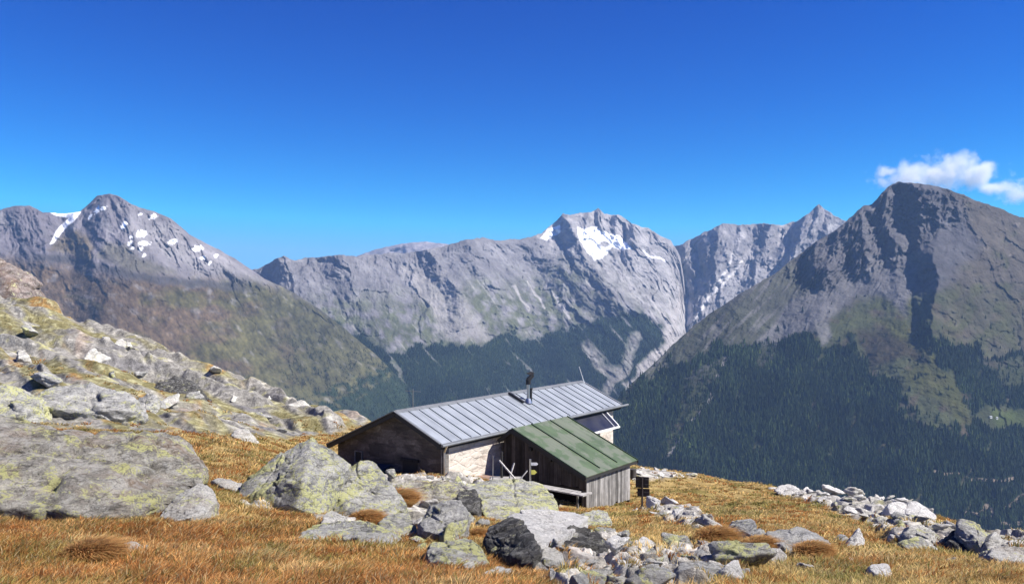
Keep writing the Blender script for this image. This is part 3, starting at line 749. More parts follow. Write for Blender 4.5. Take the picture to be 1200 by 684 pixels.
hg = lerp(hg, [.32, .19, .07], sstep(.12, .4, nC)); hg = lerp(hg, [.40, .38, .22], sstep(.0, .35, nB) * .7); hg = lerp(hg, [.12, .105, .05], sstep(.1, .4, fbm2(Xg / 2.2, Yg / 2.2, 4, 561)) * .6)
gcol = lerp(gcol, hg, ghill)
rubm = np.zeros_like(PXg)
for p_ in (RUB_A, RUB_B, RUB_F, RUB_H, RUB_C, RUB_L): rubm = np.maximum(rubm, sstep(-4, 4, poly_sd(PXg, PYb, p_)))
rcol = np.zeros_like(gcol) + np.array([.235, .225, .205])
rcol = lerp(rcol, [.46, .44, .39], sstep(.05, .45, nB + nA * .4) * .75)
rcol = lerp(rcol, [.40, .38, .17], sstep(.15, .4, fbm2(Xg / 1.7, Yg / 1.1, 5, 531)) * .75)
rcol = lerp(rcol, [.32, .21, .15], sstep(.2, .45, nC) * .35)
rcol = lerp(rcol, [.15, .145, .15], sstep(.12, .3, fbm2((Xg + .4 * Yg) / 7, Yg / 2.6, 5, 541)) * .8)
rcol = lerp(rcol, [.52, .50, .47], rubm * sstep(-.3, .2, nB) * .75)
steep = sstep(.86, .62, gz)
gm = np.clip(gcov * (1 - .95 * steep * np.clip(ghill + .2, 0, 1)), 0, 1)
Cg = lerp(rcol, gcol, gm)
me = np_mesh('ground', Pg.reshape(-1, 3), grid_faces(len(Yr), len(pxs)), Cg.reshape(-1, 3), True)
tag(link('ground', me, M['terrain']), kind='structure')

def ground_at(px, Y):
    px = np.asarray(px, float); Y = np.asarray(Y, float)
    z = base_z(px, Y); py = HY - z / Y * F
    return z + ground_disp(px, Y, py), py

# ------------------------------------------------------------------ rocks
_ico = {}
def ico(sub):
    if sub not in _ico:
        bm = bmesh.new(); bmesh.ops.create_icosphere(bm, subdivisions=sub, radius=1)
        v = np.array([x.co[:] for x in bm.verts]); f = np.array([[y.index for y in x.verts] for x in bm.faces]); bm.free()
        _ico[sub] = (v, f)
    return _ico[sub]

def hull_planes(P):
    bm = bmesh.new()
    for p in P: bm.verts.new(p)
    bmesh.ops.convex_hull(bm, input=bm.verts)
    bm.normal_update()
    c = P.mean(0); pl = []
    for f in bm.faces:
        nrm = np.array(f.normal[:])
        if np.linalg.norm(nrm) < .5: continue
        d = nrm @ np.array(f.verts[0].co[:])
        if nrm @ c > d: nrm, d = -nrm, -d
        pl.append((*nrm, d))
    bm.free()
    return np.array(pl)

def hull_rock_mesh(name, P, sub, seed, rough=.05, strata=.5, chips=6):
    P = np.asarray(P, float)
    c = (P.min(0) + P.max(0)) / 2; ext = (P.max(0) - P.min(0)) / 2 + 1e-6
    Q = (P - c) / ext
    pl = hull_planes(Q)
    v, f = ico(sub)
    r_ = np.random.default_rng(seed)
    # a few chips knocked off the corners
    for _ in range(chips):
        nn = r_.normal(size=3); nn /= np.linalg.norm(nn)
        if nn[2] < -.3: nn[2] *= -1
        sup = (Q @ nn).max()
        pl = np.vstack([pl, [*nn, sup * r_.uniform(.80, .96)]])
    den = v @ pl[:, :3].T
    with np.errstate(divide='ignore', invalid='ignore'):
        t = np.where(den > 1e-6, pl[:, 3] / den, 1e9)
    r = np.clip(t.min(1), .05, 3)
    V = v * r[:, None] * ext + c
    size = float(ext.mean())
    nrm = v / ext; nrm /= np.linalg.norm(nrm, axis=1)[:, None]
    U = V / size
    U2 = U @ np.array(Matrix.Rotation(.4, 3, 'X') @ Matrix.Rotation(-.3, 3, 'Y')).T
    fac = 0
    for K_, am in ((16 if size > .5 else 10, .85), (70 if size > .5 else 34, .38), (260 if size > 1.0 else 90, .16)):
        sel = v[r_.choice(len(v), K_, replace=False)] * 1.0
        sU = (sel * np.interp(np.zeros(K_), [0, 1], [1, 1])[:, None]) * ext / size
        B_ = np.array([1.0, 1.0, 1.9])
        wv_ = U + .05 * np.stack([fbm3(U * 3 + 3.1 * q_, 2, seed + q_) for q_ in range(3)], 1) - c / size
        best = np.full(len(U), 1e9); val = np.zeros(len(U)); b2_ = np.full(len(U), 1e9)
        off_ = r_.uniform(-1, 1, K_); tl_ = r_.normal(0, 1.0, (K_, 3))
        for q_ in range(K_):
            df = wv_ - sU[q_]; dd_ = ((df * B_) ** 2).sum(1); nr_ = dd_ < best
            b2_ = np.where(nr_, best, np.minimum(b2_, dd_)); best = np.where(nr_, dd_, best); val = np.where(nr_, off_[q_] * .55 + df @ tl_[q_], val)
        edge = np.sqrt(b2_) - np.sqrt(best)
        fac = fac + am * (val - .55 * np.exp(-(edge / .025) ** 2))
    # broken steps along the bedding and a few open cracks
    bn = fbm3(U2 * np.array([1.1, 1.1, 3.0]) + seed * .37, 3, seed + 31, .5) * 4
    stp = (np.floor(bn) + sstep(0, .18, bn - np.floor(bn))) / 4
    crk = 0
    for _ in range(3 if size > .5 else 1):
        nn = r_.normal(size=3); nn /= np.linalg.norm(nn); off = r_.uniform(-.35, .35)
        dd = np.abs(U @ nn - (c / size) @ nn - off + .10 * fbm3(U * 2.3, 3, seed + 51))
        crk = crk - np.exp(-(dd / .022) ** 2)
    d = 1.3 * fac + .8 * stp + .9 * crk + .7 * fbm3(U * 1.6 + seed, 4, seed, .5) * 1.2 + strata * fbm3(U2 * np.array([1.2, 1.2, 5.5]) + seed * 1.7, 5, seed + 9, .6, True) * .8 + .35 * fbm3(U * 7 + seed, 3, seed + 4, .6)
    V = V + nrm * (d * rough * size)[:, None]
    return V, f

ROCKS = []
def boulder(label, pts, mat, base=None, Y0=None, back=.6, down=.5, seed=1, sub=5, rough=.06, strata=.5, chips=12, name='boulder', group=None, cat='boulder'):
    """pts: (column, row, metres behind the foot) on the visible outline; base: the pixel where it meets the ground"""
    if Y0 is None: Y0 = hit(*base)
    P = []
    zmin = 1e9
    for (px, py, dy) in pts:
        p = W(px, py, Y0 + dy); P.append(p); zmin = min(zmin, p[2])
    P0 = list(P)
    for p in P0:
        P.append(p + np.array([0, back * .6, -back * .35]))
        P.append(np.array([p[0], p[1] + back * .3, zmin - down]))
    P = np.array(P)
    V, f = hull_rock_mesh(name, P, sub, seed, rough, strata, chips)
    org = np.array([P[:, 0].mean(), P[:, 1].mean(), zmin])
    me = np_mesh(name, V - org, f, None, False)
    # smooth shading keeps the small relief, the facets come from the shape
    me.polygons.foreach_set('use_smooth', np.ones(len(f), bool))
    o = link(name, me, M[mat]); o.location = org
    tag(o, label, cat, group); ROCKS.append(o)
    return o

boulder('huge flat-topped lichen-covered slab at the left edge of the photo', [(-70, 500, 4.5), (0, 497, 4.8), (60, 499, 4.8), (130, 504, 4.5), (180, 509, 4.2), (207, 517, 3.6), (219, 532, 2.8), (221, 548, 1.8), (212, 572, .9), (196, 590, .6), (150, 603, -.3), (100, 602, -.5), (50, 593, -.5), (0, 584, -.5), (-70, 580, -.5), (60, 540, .6), (150, 535, 1.0)],
        'rock_slab', base=(90, 606), back=1.2, seed=5, sub=6, rough=.06, strata=1.1)
boulder('rounded grey and white boulder leaning against the right end of the huge left slab', [(184, 604, 0), (200, 588, .4), (222, 573, .6), (236, 565, .8), (246, 573, .7), (252, 588, .4), (238, 603, -.2), (205, 610, -.3), (190, 609, -.2)], 'rock_pale', base=(215, 612), back=.5, seed=12, sub=6, rough=.04)
boulder('small yellowish rock under the overhang of the huge left slab', [(120, 606, 0), (130, 594, .3), (150, 592, .3), (160, 603, .1), (145, 609, -.1)], 'rock_lichen', base=(140, 610), back=.3, seed=13, sub=4)
boulder('tall pyramid-shaped boulder with yellow lichen left of the hut', [(365, 512, 1.4), (352, 519, 1.4), (318, 538, 1.3), (284, 568, 1.0), (277, 582, .3), (300, 592, -.2), (345, 594, -.9), (375, 604, -.9), (398, 582, 0), (409, 542, 1.0), (388, 526, 1.3), (357, 562, -.6)],
        'rock_lichen', base=(335, 598), back=1.4, seed=22, sub=6, rough=.035, strata=.7, chips=2)
boulder('rounded lichen-speckled boulder touching the pyramid-shaped one, before the dark gable', [(398, 560, .6), (408, 542, 1.1), (428, 534, 1.3), (443, 544, 1.2), (458, 560, .9), (473, 588, .1), (462, 604, -.4), (420, 606, -.6), (392, 596, -.5), (388, 580, 0)],
        'rock_lichen', base=(425, 608), back=1.2, seed=27, sub=6, rough=.05, strata=.6)
boulder('pale wedge-shaped block at the foot of the pyramid-shaped boulder', [(373, 612, 0), (384, 598, .4), (402, 602, .4), (412, 616, .1), (395, 624, -.2)], 'rock_pale', base=(392, 624), back=.4, seed=31, sub=5)
boulder('low mossy slab with a dark edge beneath the orange tussock', [(344, 622, .6), (370, 613, .9), (420, 612, 1.2), (462, 618, 1.0), (474, 636, .2), (440, 640, -.2), (395, 636, -.3), (350, 630, -.1)], 'rock_lichen', base=(410, 638), back=.6, seed=33, sub=6, strata=1.0)
boulder('long low bedrock slab in front of the hut corner', [(436, 576, .8), (460, 566, 2.0), (500, 564, 2.4), (530, 565, 2.2), (546, 575, 1.2), (540, 592, -.2), (500, 594, -.4), (450, 596, -.4)], 'rock_slab', base=(500, 596), back=1.0, seed=35, sub=6, strata=1.0)
boulder('large flat lichen-covered boulder beside the plank walkway', [(546, 570, 1.8), (560, 563, 3.4), (600, 558, 4.6), (632, 566, 4.2), (648, 578, 2.4), (656, 594, .6), (640, 604, -.2), (600, 606, -.6), (572, 604, -.6), (560, 588, .2)],
        'rock_lichen', base=(600, 608), back=1.2, seed=37, sub=6, rough=.035, strata=.8)
boulder('dark rock standing in for the shaded hollow left of the large flat boulder', [(534, 582, .4), (540, 572, .9), (556, 570, 1.0), (566, 590, .2), (560, 602, -.2), (545, 598, -.2)], 'rock_dark', base=(550, 604), back=.8, seed=38, sub=5)  # dark rock colour stands in for the shade of the hollow
boulder('upright leaning grey slab with a pale pointed top', [(488, 612, .1), (504, 590, .7), (525, 586, .8), (541, 587, .6), (549, 600, .3), (546, 632, -.5), (520, 630, -.6), (498, 622, -.3)], 'rock_grey', base=(522, 634), back=.8, seed=41, sub=6, strata=.8)
boulder('lichen-yellow tilted slab below the upright leaning slab', [(497, 642, .2), (516, 632, .6), (545, 630, .7), (560, 640, .4), (575, 657, -.1), (566, 666, -.4), (535, 658, -.4), (505, 650, -.3)], 'rock_lichen', base=(540, 664), back=.4, seed=43, sub=6, strata=.9)
boulder('squat lichen rock between the two orange tussocks', [(443, 606, .8), (470, 600, 1.1), (486, 604, 1.0), (488, 622, 0), (465, 628, -.3), (445, 622, -.2)], 'rock_lichen', base=(466, 628), back=.5, seed=44, sub=5)
boulder('broad boulder with a bright white top behind the black one', [(596, 606, 1.2), (604, 602, 1.8), (640, 597, 4.4), (675, 600, 4.6), (690, 606, 3.0), (672, 621, .8), (636, 644, -1.0), (622, 640, -.8), (604, 620, .4)],
        'rock_white', base=(630, 652), back=1.0, down=.5, seed=46, sub=6, rough=.03, strata=.5, chips=2)
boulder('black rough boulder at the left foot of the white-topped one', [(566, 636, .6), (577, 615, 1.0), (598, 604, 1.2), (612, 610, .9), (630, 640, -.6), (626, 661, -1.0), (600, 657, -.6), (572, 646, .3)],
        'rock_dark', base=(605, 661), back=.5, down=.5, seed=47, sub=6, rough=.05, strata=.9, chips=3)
boulder('jagged dark boulder right of the white-topped one', [(636, 640, -.2), (655, 625, .6), (673, 613, 1.1), (690, 617, 1.1), (716, 638, .4), (704, 648, -.2), (665, 650, -.5)], 'rock_dark', base=(670, 652), back=.8, seed=48, sub=6, rough=.08, strata=1.1)
boulder('pale lichen block below the white-topped boulder', [(624, 662, 0), (634, 642, .5), (652, 640, .5), (664, 652, .2), (658, 668, -.2), (635, 670, -.2)], 'rock_pale', base=(642, 670), back=.4, seed=49, sub=5)
boulder('crusted low rock under the end of the plank walkway', [(664, 606, .4), (694, 596, 1.2), (712, 600, 1.1), (718, 612, .3), (690, 616, -.2)], 'rock_lichen', base=(692, 616), back=.6, seed=51, sub=5)
boulder('whitish rounded stone half sunk in the orange grass below the slabs', [(564, 672, 0), (578, 664, .3), (597, 665, .3), (606, 674, .0), (590, 679, -.2)], 'rock_pale', base=(585, 680), back=.3, down=.2, seed=52, sub=4)
boulder('dark-faced boulder with a white right edge on the meadow', [(849, 618, 1.2), (852, 610, 1.4), (878, 607, 1.3), (886, 609, 1.0), (905, 634, -.8), (898, 640, -.9), (870, 634, .4), (852, 628, 1.1)], 'rock_grey', base=(875, 636), back=.7, seed=54, sub=6, chips=2)
boulder('long speckled grey slab on the meadow beside the dark-faced boulder', [(901, 624, .6), (912, 618, 1.0), (938, 618, 1.1), (955, 624, .9), (976, 636, .2), (950, 642, -.3), (915, 646, -.4), (903, 640, -.2)], 'rock_grey', base=(930, 646), back=.7, seed=55, sub=6, strata=.8)
boulder('small pale rock at the foot of the long speckled slab', [(895, 652, 0), (905, 640, .3), (916, 642, .3), (920, 652, .1), (905, 656, -.1)], 'rock_pale', base=(906, 656), back=.3, seed=56, sub=4)
boulder('white shark-fin-shaped rock standing upright in the grass', [(989, 641, 0), (998, 630, .2), (1008, 616, .3), (1012, 626, .2), (1014, 642, 0), (1000, 645, -.2)], 'rock_white', base=(1001, 645), back=.3, seed=57, sub=5, chips=0)
boulder('flat mauve-grey stone left of the fin-shaped rock', [(978, 632, .2), (984, 625, .5), (994, 628, .4), (996, 635, .1), (984, 637, -.1)], 'rock_grey', base=(986, 637), back=.3, seed=58, sub=4)
boulder('left one of two smooth white domed boulders on the slope edge', [(1038, 600, .2), (1043, 586, .9), (1053, 585, 1.0), (1064, 590, .9), (1067, 604, .1), (1050, 606, -.2)], 'rock_white', base=(1052, 607), back=.7, seed=60, sub=5, rough=.03)
boulder('right one of two smooth white domed boulders on the slope edge', [(1060, 604, .2), (1064, 587, 1.2), (1074, 586, 1.3), (1088, 596, .9), (1099, 606, .2), (1080, 608, -.2)], 'rock_white', base=(1078, 609), back=.7, seed=61, sub=5, rough=.03)
boulder('pale squarish block in the middle of the right boulder heap', [(1058, 622, .3), (1070, 612, .7), (1090, 616, .8), (1106, 632, .3), (1098, 640, -.1), (1075, 636, -.3)], 'rock_pale', base=(1080, 642), back=.6, seed=62, sub=6)
boulder('dark angular block under the leaning slab in the right heap', [(1110, 636, 0), (1118, 622, .5), (1128, 618, .7), (1142, 632, .3), (1152, 646, -.2), (1125, 645, -.3)], 'rock_dark', base=(1130, 648), back=.6, seed=63, sub=6)
boulder('long grey slab leaning to the right on top of the right heap', [(1126, 612, .6), (1130, 608, .8), (1146, 616, .8), (1163, 627, .6), (1166, 642, 0), (1156, 648, -.2), (1140, 630, .0), (1129, 620, .3)], 'rock_grey', base=(1150, 650), back=.6, seed=64, sub=6)
boulder('pale pointed block right of the leaning slab', [(1157, 634, .2), (1166, 622, .6), (1178, 636, .4), (1176, 650, -.1), (1160, 650, -.2)], 'rock_pale', base=(1168, 652), back=.5, seed=65, sub=5)
boulder('broad pale grey boulder cut by the right edge of the photo', [(1162, 650, -.1), (1172, 636, .5), (1190, 638, .7), (1215, 650, .5), (1225, 664, -.2), (1190, 660, -.4)], 'rock_pale', base=(1190, 662), back=.8, seed=66, sub=6)
boulder('whitish boulder on the skyline at the right edge of the photo', [(1180, 642, .2), (1184, 632, .7), (1200, 630, .9), (1220, 642, .5), (1210, 650, 0)], 'rock_white', base=(1198, 652), back=.6, seed=67, sub=5)
boulder('grey slab with yellow lichen low in the right heap', [(1055, 640, 0), (1062, 628, .4), (1082, 630, .4), (1102, 642, .1), (1085, 648, -.2)], 'rock_lichen', base=(1080, 648), back=.4, seed=68, sub=5)
boulder('bluish white flat boulder alone in the grass below the right heap', [(1018, 666, 0), (1024, 660, .3), (1042, 658, .4), (1046, 664, .2), (1044, 674, -.1), (1028, 673, -.2)], 'rock_white', base=(1032, 675), back=.3, seed=69, sub=5, rough=.03)
boulder('dark jagged block in the bottom stone heap', [(730, 672, 0), (738, 660, .4), (756, 662, .4), (770, 668, .2), (750, 678, -.1)], 'rock_dark', base=(748, 678), back=.4, seed=71, sub=5)
boulder('big pale slab at the right of the bottom stone heap', [(790, 668, .1), (800, 658, .6), (835, 656, .8), (866, 662, .7), (872, 674, .1), (840, 682, -.2), (800, 680, -.2)], 'rock_grey', base=(830, 684), back=.5, seed=72, sub=6)
boulder('grey pointed boulder topping the bottom stone heap', [(806, 656, 0), (812, 644, .4), (826, 640, .5), (830, 654, .2), (818, 660, -.1)], 'rock_grey', base=(818, 660), back=.4, seed=73, sub=5)
boulder('lichen-yellow boulder at the lower left of the bottom stone heap', [(660, 686, 0), (668, 670, .4), (690, 664, .6), (716, 672, .4), (722, 688, 0), (690, 694, -.2)], 'rock_lichen', base=(690, 692), back=.4, seed=74, sub=6)
boulder('whitish flat stone showing in the brown grass at lower left', [(136, 640, .1), (148, 634, .3), (178, 640, .3), (190, 647, .1), (165, 650, -.1)], 'rock_pale', base=(160, 650), back=.25, down=.2, seed=75, sub=4)
boulder('tiny flat grey stone in the brown grass', [(260, 644, .1), (268, 638, .2), (280, 640, .2), (278, 646, 0), (266, 648, -.1)], 'rock_pale', base=(270, 648), back=.2, down=.2, seed=76, sub=4)
boulder('long thin pale slab in the grass left of the pyramid-shaped boulder', [(244, 562, .6), (256, 557, .8), (284, 566, .6), (288, 576, .1), (262, 570, .0)], 'rock_pale', base=(268, 575), back=.3, down=.2, seed=77, sub=4)
boulder('small lichen rock beside the long thin pale slab', [(222, 548, .3), (234, 542, .5), (240, 552, .2), (230, 560, 0)], 'rock_lichen', base=(231, 560), back=.4, seed=78, sub=4)
boulder('cracked grey-brown cliff block jutting in at the left edge of the photo', [(-120, 285, 8), (-20, 296, 6), (8, 300, 5), (22, 306, 4), (29, 314, 2), (27, 335, -.5), (24, 362, -1.5), (8, 366, -2), (-30, 360, -2), (-120, 350, -2)], 'rock_cliff', Y0=124, back=12, down=3, seed=80, sub=6, rough=.05, strata=1.0)
for lab, pts, mt, sd in (('jutting dark slab on the left hillside above the grass terrace', [(150, 478, 0), (165, 462, 1.5), (185, 460, 1.5), (186, 478, .5), (170, 482, -.5)], 'rock_grey', 83),
                     ('pale block on the crest of the left hillside', [(128, 404, 0), (140, 396, 1), (152, 402, .8), (156, 412, 0), (140, 414, -.4)], 'rock_pale', 84),
                     ('dark hollow-sided boulder below the crest of the left hillside', [(143, 415, 0), (150, 406, 1), (162, 412, .8), (164, 420, 0), (150, 422, -.4)], 'rock_dark', 85),
                     ('rounded lone boulder on the crest of the left hillside', [(182, 416, 0), (188, 410, .8), (198, 413, .8), (200, 419, 0), (188, 421, -.4)], 'rock_grey', 86),
                     ('pale rounded stone on the grass terrace edge', [(268, 508, 0), (276, 502, .8), (290, 504, .8), (296, 512, 0), (280, 516, -.4)], 'rock_pale', 87),
                     ('broad layered outcrop low on the left hillside', [(40, 468, 0), (60, 452, 2.5), (110, 450, 3), (150, 462, 2), (160, 478, 0), (100, 484, -.8), (50, 480, -.6)], 'rock_grey', 88),
                     ('dark stratified outcrop in the middle of the left hillside', [(176, 452, 0), (190, 440, 2.5), (222, 442, 2.5), (240, 458, 1), (238, 468, 0), (200, 470, -.8)], 'rock_dark', 89),
                     ('lichen-covered outcrop at the left edge above the huge slab', [(-40, 480, 0), (-20, 452, 2), (20, 450, 2.5), (40, 464, 1.5), (44, 486, -.3), (0, 490, -.6)], 'rock_lichen', 90)):
    boulder(lab, pts, mt, base=(sum(p[0] for p in pts) / len(pts), max(p[1] for p in pts)), back=2.0, down=1.5, seed=sd, sub=6, rough=.07, strata=1.3)

# library of small stones
LIB = []
for k in range(12):
    r_ = np.random.default_rng(900 + k)
    P = r_.normal(size=(9, 3)); P /= np.linalg.norm(P, axis=1)[:, None]
    P *= np.array([1.0, r_.uniform(.6, .9), r_.uniform(.38, .7)])
    V, f = hull_rock_mesh('stone', P, 4, 900 + k, .075, .6, 5)
    for mt in ('rock_white', 'rock_pale', 'rock_lichen', 'rock_grey', 'rock_dark'):
        pass
    LIB.append((V, f))
_libme = {}
def stone_mesh(k, mt):
    if (k, mt) not in _libme:
        V, f = LIB[k]; me = np_mesh('stone', V, f, None, True); me.materials.append(M[mt]); _libme[(k, mt)] = me
    return _libme[(k, mt)]
def scatter(poly, count, smin, smax, mats, label, group, seed, mind=.8, flat=1.0):
    r_ = random.Random(seed); placed = []; tries = 0
    xs_ = [p[0] for p in poly]; ys_ = [p[1] for p in poly]
    while len(placed) < count and tries < 6000:
        tries += 1
        px = r_.uniform(min(xs_), max(xs_)); py = r_.uniform(min(ys_), max(ys_))
        if poly_sd(np.array([px]), np.array([py]), poly)[0] < 0: continue
        s = smin + (smax - smin) * r_.random() ** 2.2          # half length in metres
        Y = hit(px, py); sp = s / Y * F
        if any(abs(px - a) < mind * (sp + c) * .9 and abs(py - b) < mind * (sp + c) * .35 for a, b, c in placed): continue
        placed.append((px, py, sp))
        z, _ = ground_at(np.array([px]), np.array([Y]))
        o = bpy.data.objects.new('stone', stone_mesh(r_.randrange(12), r_.choice(mats)))
        COL.objects.link(o)
        o.location = ((px - CX) / F * Y, Y, float(z[0]) + s * .30 * flat)
        o.rotation_euler = (r_.uniform(-.35, .35), r_.uniform(-.35, .35), r_.uniform(0, 6.28))
        o.scale = (s, s * r_.uniform(.75, 1.1), s * r_.uniform(.7, 1.15) * flat)
        tag(o, label, 'stone', group)
scatter(RUB_A, 84, .30, 1.0, ['rock_white', 'rock_white', 'rock_white', 'rock_pale', 'rock_pale'], 'bleached angular stone in the white rubble strip on the skyline', 'stones of the white rubble strip', 1, .62, .7)
scatter(RUB_B, 44, .20, .62, ['rock_pale', 'rock_grey', 'rock_white', 'rock_lichen'], 'grey angular stone among the boulders of the right heap', 'stones of the right heap', 2, .8)
scatter(RUB_C, 62, .20, .55, ['rock_lichen', 'rock_pale', 'rock_pale', 'rock_grey', 'rock_white'], 'lichen-crusted stone in the stone heap at the bottom edge', 'stones of the bottom heap', 3, .72)
scatter(RUB_F, 34, .2, .6, ['rock_pale', 'rock_white', 'rock_pale', 'rock_lichen'], 'pale stone in the low rubble bank below the two-board sign', 'stones of the rubble bank', 4, .72)
scatter(RUB_H, 22, .15, .5, ['rock_white', 'rock_pale'], 'flat bleached stone on the ground behind the shed', 'stones behind the shed', 5, .8, .6)
scatter([(372, 612), (400, 600), (440, 566), (520, 566), (560, 566), (640, 600), (660, 640), (640, 680), (540, 672), (480, 640), (400, 640)], 44, .18, .6, ['rock_lichen', 'rock_pale', 'rock_grey'], 'small lichen stone in the gaps between the big slabs', 'stones between the slabs', 6, .6)
scatter([(860, 650), (1190, 650), (1190, 684), (860, 684)], 14, .06, .2, ['rock_pale', 'rock_white', 'rock_grey'], 'small stone scattered in the grass at lower right', 'loose stones in the lower right grass', 7, 1)
scatter([(40, 380), (130, 400), (300, 462), (400, 492), (330, 510), (200, 500), (0, 480), (0, 400)], 34, .5, 2.0, ['rock_grey', 'rock_pale', 'rock_lichen', 'rock_pale'], 'lichen-spotted stone lying on the left hillside', 'stones on the left hillside', 8, .9)

# ------------------------------------------------------------------ grass
def grass_mat():
    m, nt, out = new_mat('dry_alpine_grass'); n = N(nt)
    a = n.node('ShaderNodeAttribute', attribute_name='Col').outputs['Color']
    d = n.node('ShaderNodeBsdfDiffuse'); t = n.node('ShaderNodeBsdfTranslucent'); mx = n.node('ShaderNodeMixShader', i_0=.5)
    n.l(a, d.inputs['Color']); n.l(a, t.inputs['Color']); n.l(d.outputs[0], mx.inputs[1]); n.l(t.outputs[0], mx.inputs[2]); n.l(mx.outputs[0], out.inputs['Surface'])
    return m
M['grass'] = grass_mat()
def make_grass():
    B, Hh, Wd, Lean, Cc = [], [], [], [], []
    # tussocks: density per square metre falls slowly with distance
    n_t = 29000
    px = rng.uniform(-60, 1260, n_t); Y = 7.4 * np.exp(rng.uniform(0, 1, n_t) ** .8 * math.log(62 / 7.4))
    Y = np.minimum(Y, 62)
    area_w = (Y / 62) ** .25
    z, py = ground_at(px, Y)
    g, hill = cover(px, py, Y)
    keep = (rng.random(n_t) < g * area_w * (1 - .8 * hill)) & (Y < interp(SIL, px) + 1)
    px, Y, z, py = px[keep], Y[keep], z[keep], py[keep]
    X = (px - CX) / F * Y
    nA = fbm2(X / 3.0, Y / 3.0, 4, 501); nC = fbm2(px / 60, py / 25, 4, 521)
    base = grass_col(px, py, nA, nC)
    f1 = fbm2(X / .9, Y / .9, 3, 611); f2 = fbm2(X / 1.7 + 40, Y / 1.7, 3, 621)
    base = lerp(base, [.20, .205, .06], sstep(.1, .3, f1) * .75); base = lerp(base, [.60, .46, .22], sstep(.1, .35, f2) * .6); base = lerp(base, [.30, .13, .045], sstep(.05, .3, -f2) * .55)
    base = base * rng.uniform(.6, 1.3, (len(X), 1))
    big = rng.random(len(X)) < .09
    rad = np.where(big, rng.uniform(.22, .42, len(X)), rng.uniform(.10, .24, len(X)))
    nb = np.clip(70 * (11 / Y) ** 1.0, 10, 75) * (rad / .2)
    nb = nb.astype(int) + 3
    idx = np.repeat(np.arange(len(X)), nb)
    k = len(idx)
    a = rng.uniform(0, 2 * math.pi, k); rr = np.sqrt(rng.random(k)); r = rr * rad[idx]
    bx = X[idx] + np.cos(a) * r; by = Y[idx] + np.sin(a) * r
    zz, _ = ground_at(bx / by * F + CX, by)
    big_i = big[idx]
    h = rng.uniform(.06, .145, k) * np.where(big_i, 1.45, 1.0) * (1.05 - .35 * rr)
    wd = rng.uniform(.0035, .0065, k) * np.clip(Y[idx] / 9, 1, 7)
    wa = 2.2 * fbm2(bx / 4, by / 4, 2, 701) + .6
    lx = np.cos(a) * rr * .75 + .28 * np.cos(wa) + rng.normal(0, .30, k); ly = np.sin(a) * rr * .75 + .2 * np.sin(wa) - .1 + rng.normal(0, .30, k)
    tv = base[idx] * rng.uniform(.7, 1.75, (k, 1))
    pal = rng.random(k)
    tv = np.where((pal < .12)[:, None], np.array([.66, .52, .27]) * rng.uniform(.7, 1.1, (k, 1)), tv)
    tv = np.where((pal > .90)[:, None], np.array([.17, .19, .055]) * rng.uniform(.7, 1.3, (k, 1)), tv)
    ori = (rng.random(len(X)) < (.09 + .12 * sstep(750, 350, px) + .22 * sstep(.0, .3, nC)))[idx] & (pal > .1)
    tv = np.where(ori[:, None], np.array([.46, .21, .07]) * rng.uniform(.55, 1.4, (k, 1)), tv)
    V = np.zeros((k, 5, 3))
    pa = rng.uniform(-.7, .7, k); wx = np.cos(pa) * wd; wy = np.sin(pa) * wd
    b0 = np.stack([bx, by, zz - .02], 1)
    m0 = b0 + np.stack([lx * h * .38, ly * h * .38, h * .62], 1)
    t0 = b0 + np.stack([lx * h * 1.1, ly * h * 1.1, h * .95], 1)
    wv = np.stack([wx, wy, wx * 0], 1)
    V[:, 0] = b0 - wv; V[:, 1] = b0 + wv; V[:, 2] = m0 - wv * .75; V[:, 3] = m0 + wv * .75; V[:, 4] = t0
    tri = np.array([[0, 1, 3], [0, 3, 2], [2, 3, 4]])
    Fc = (tri[None] + (np.arange(k) * 5)[:, None, None]).reshape(-1, 3)
    cc = np.repeat(tv[:, None], 5, 1); cc[:, :2] *= .85
    print('blades', k)
    o = link('grass', np_mesh('grass', V.reshape(-1, 3), Fc, cc.reshape(-1, 3), False), M['grass'])
    tag(o, 'dry orange and golden alpine grass growing in tussocks over the slope', None, None, 'stuff')
make_grass()

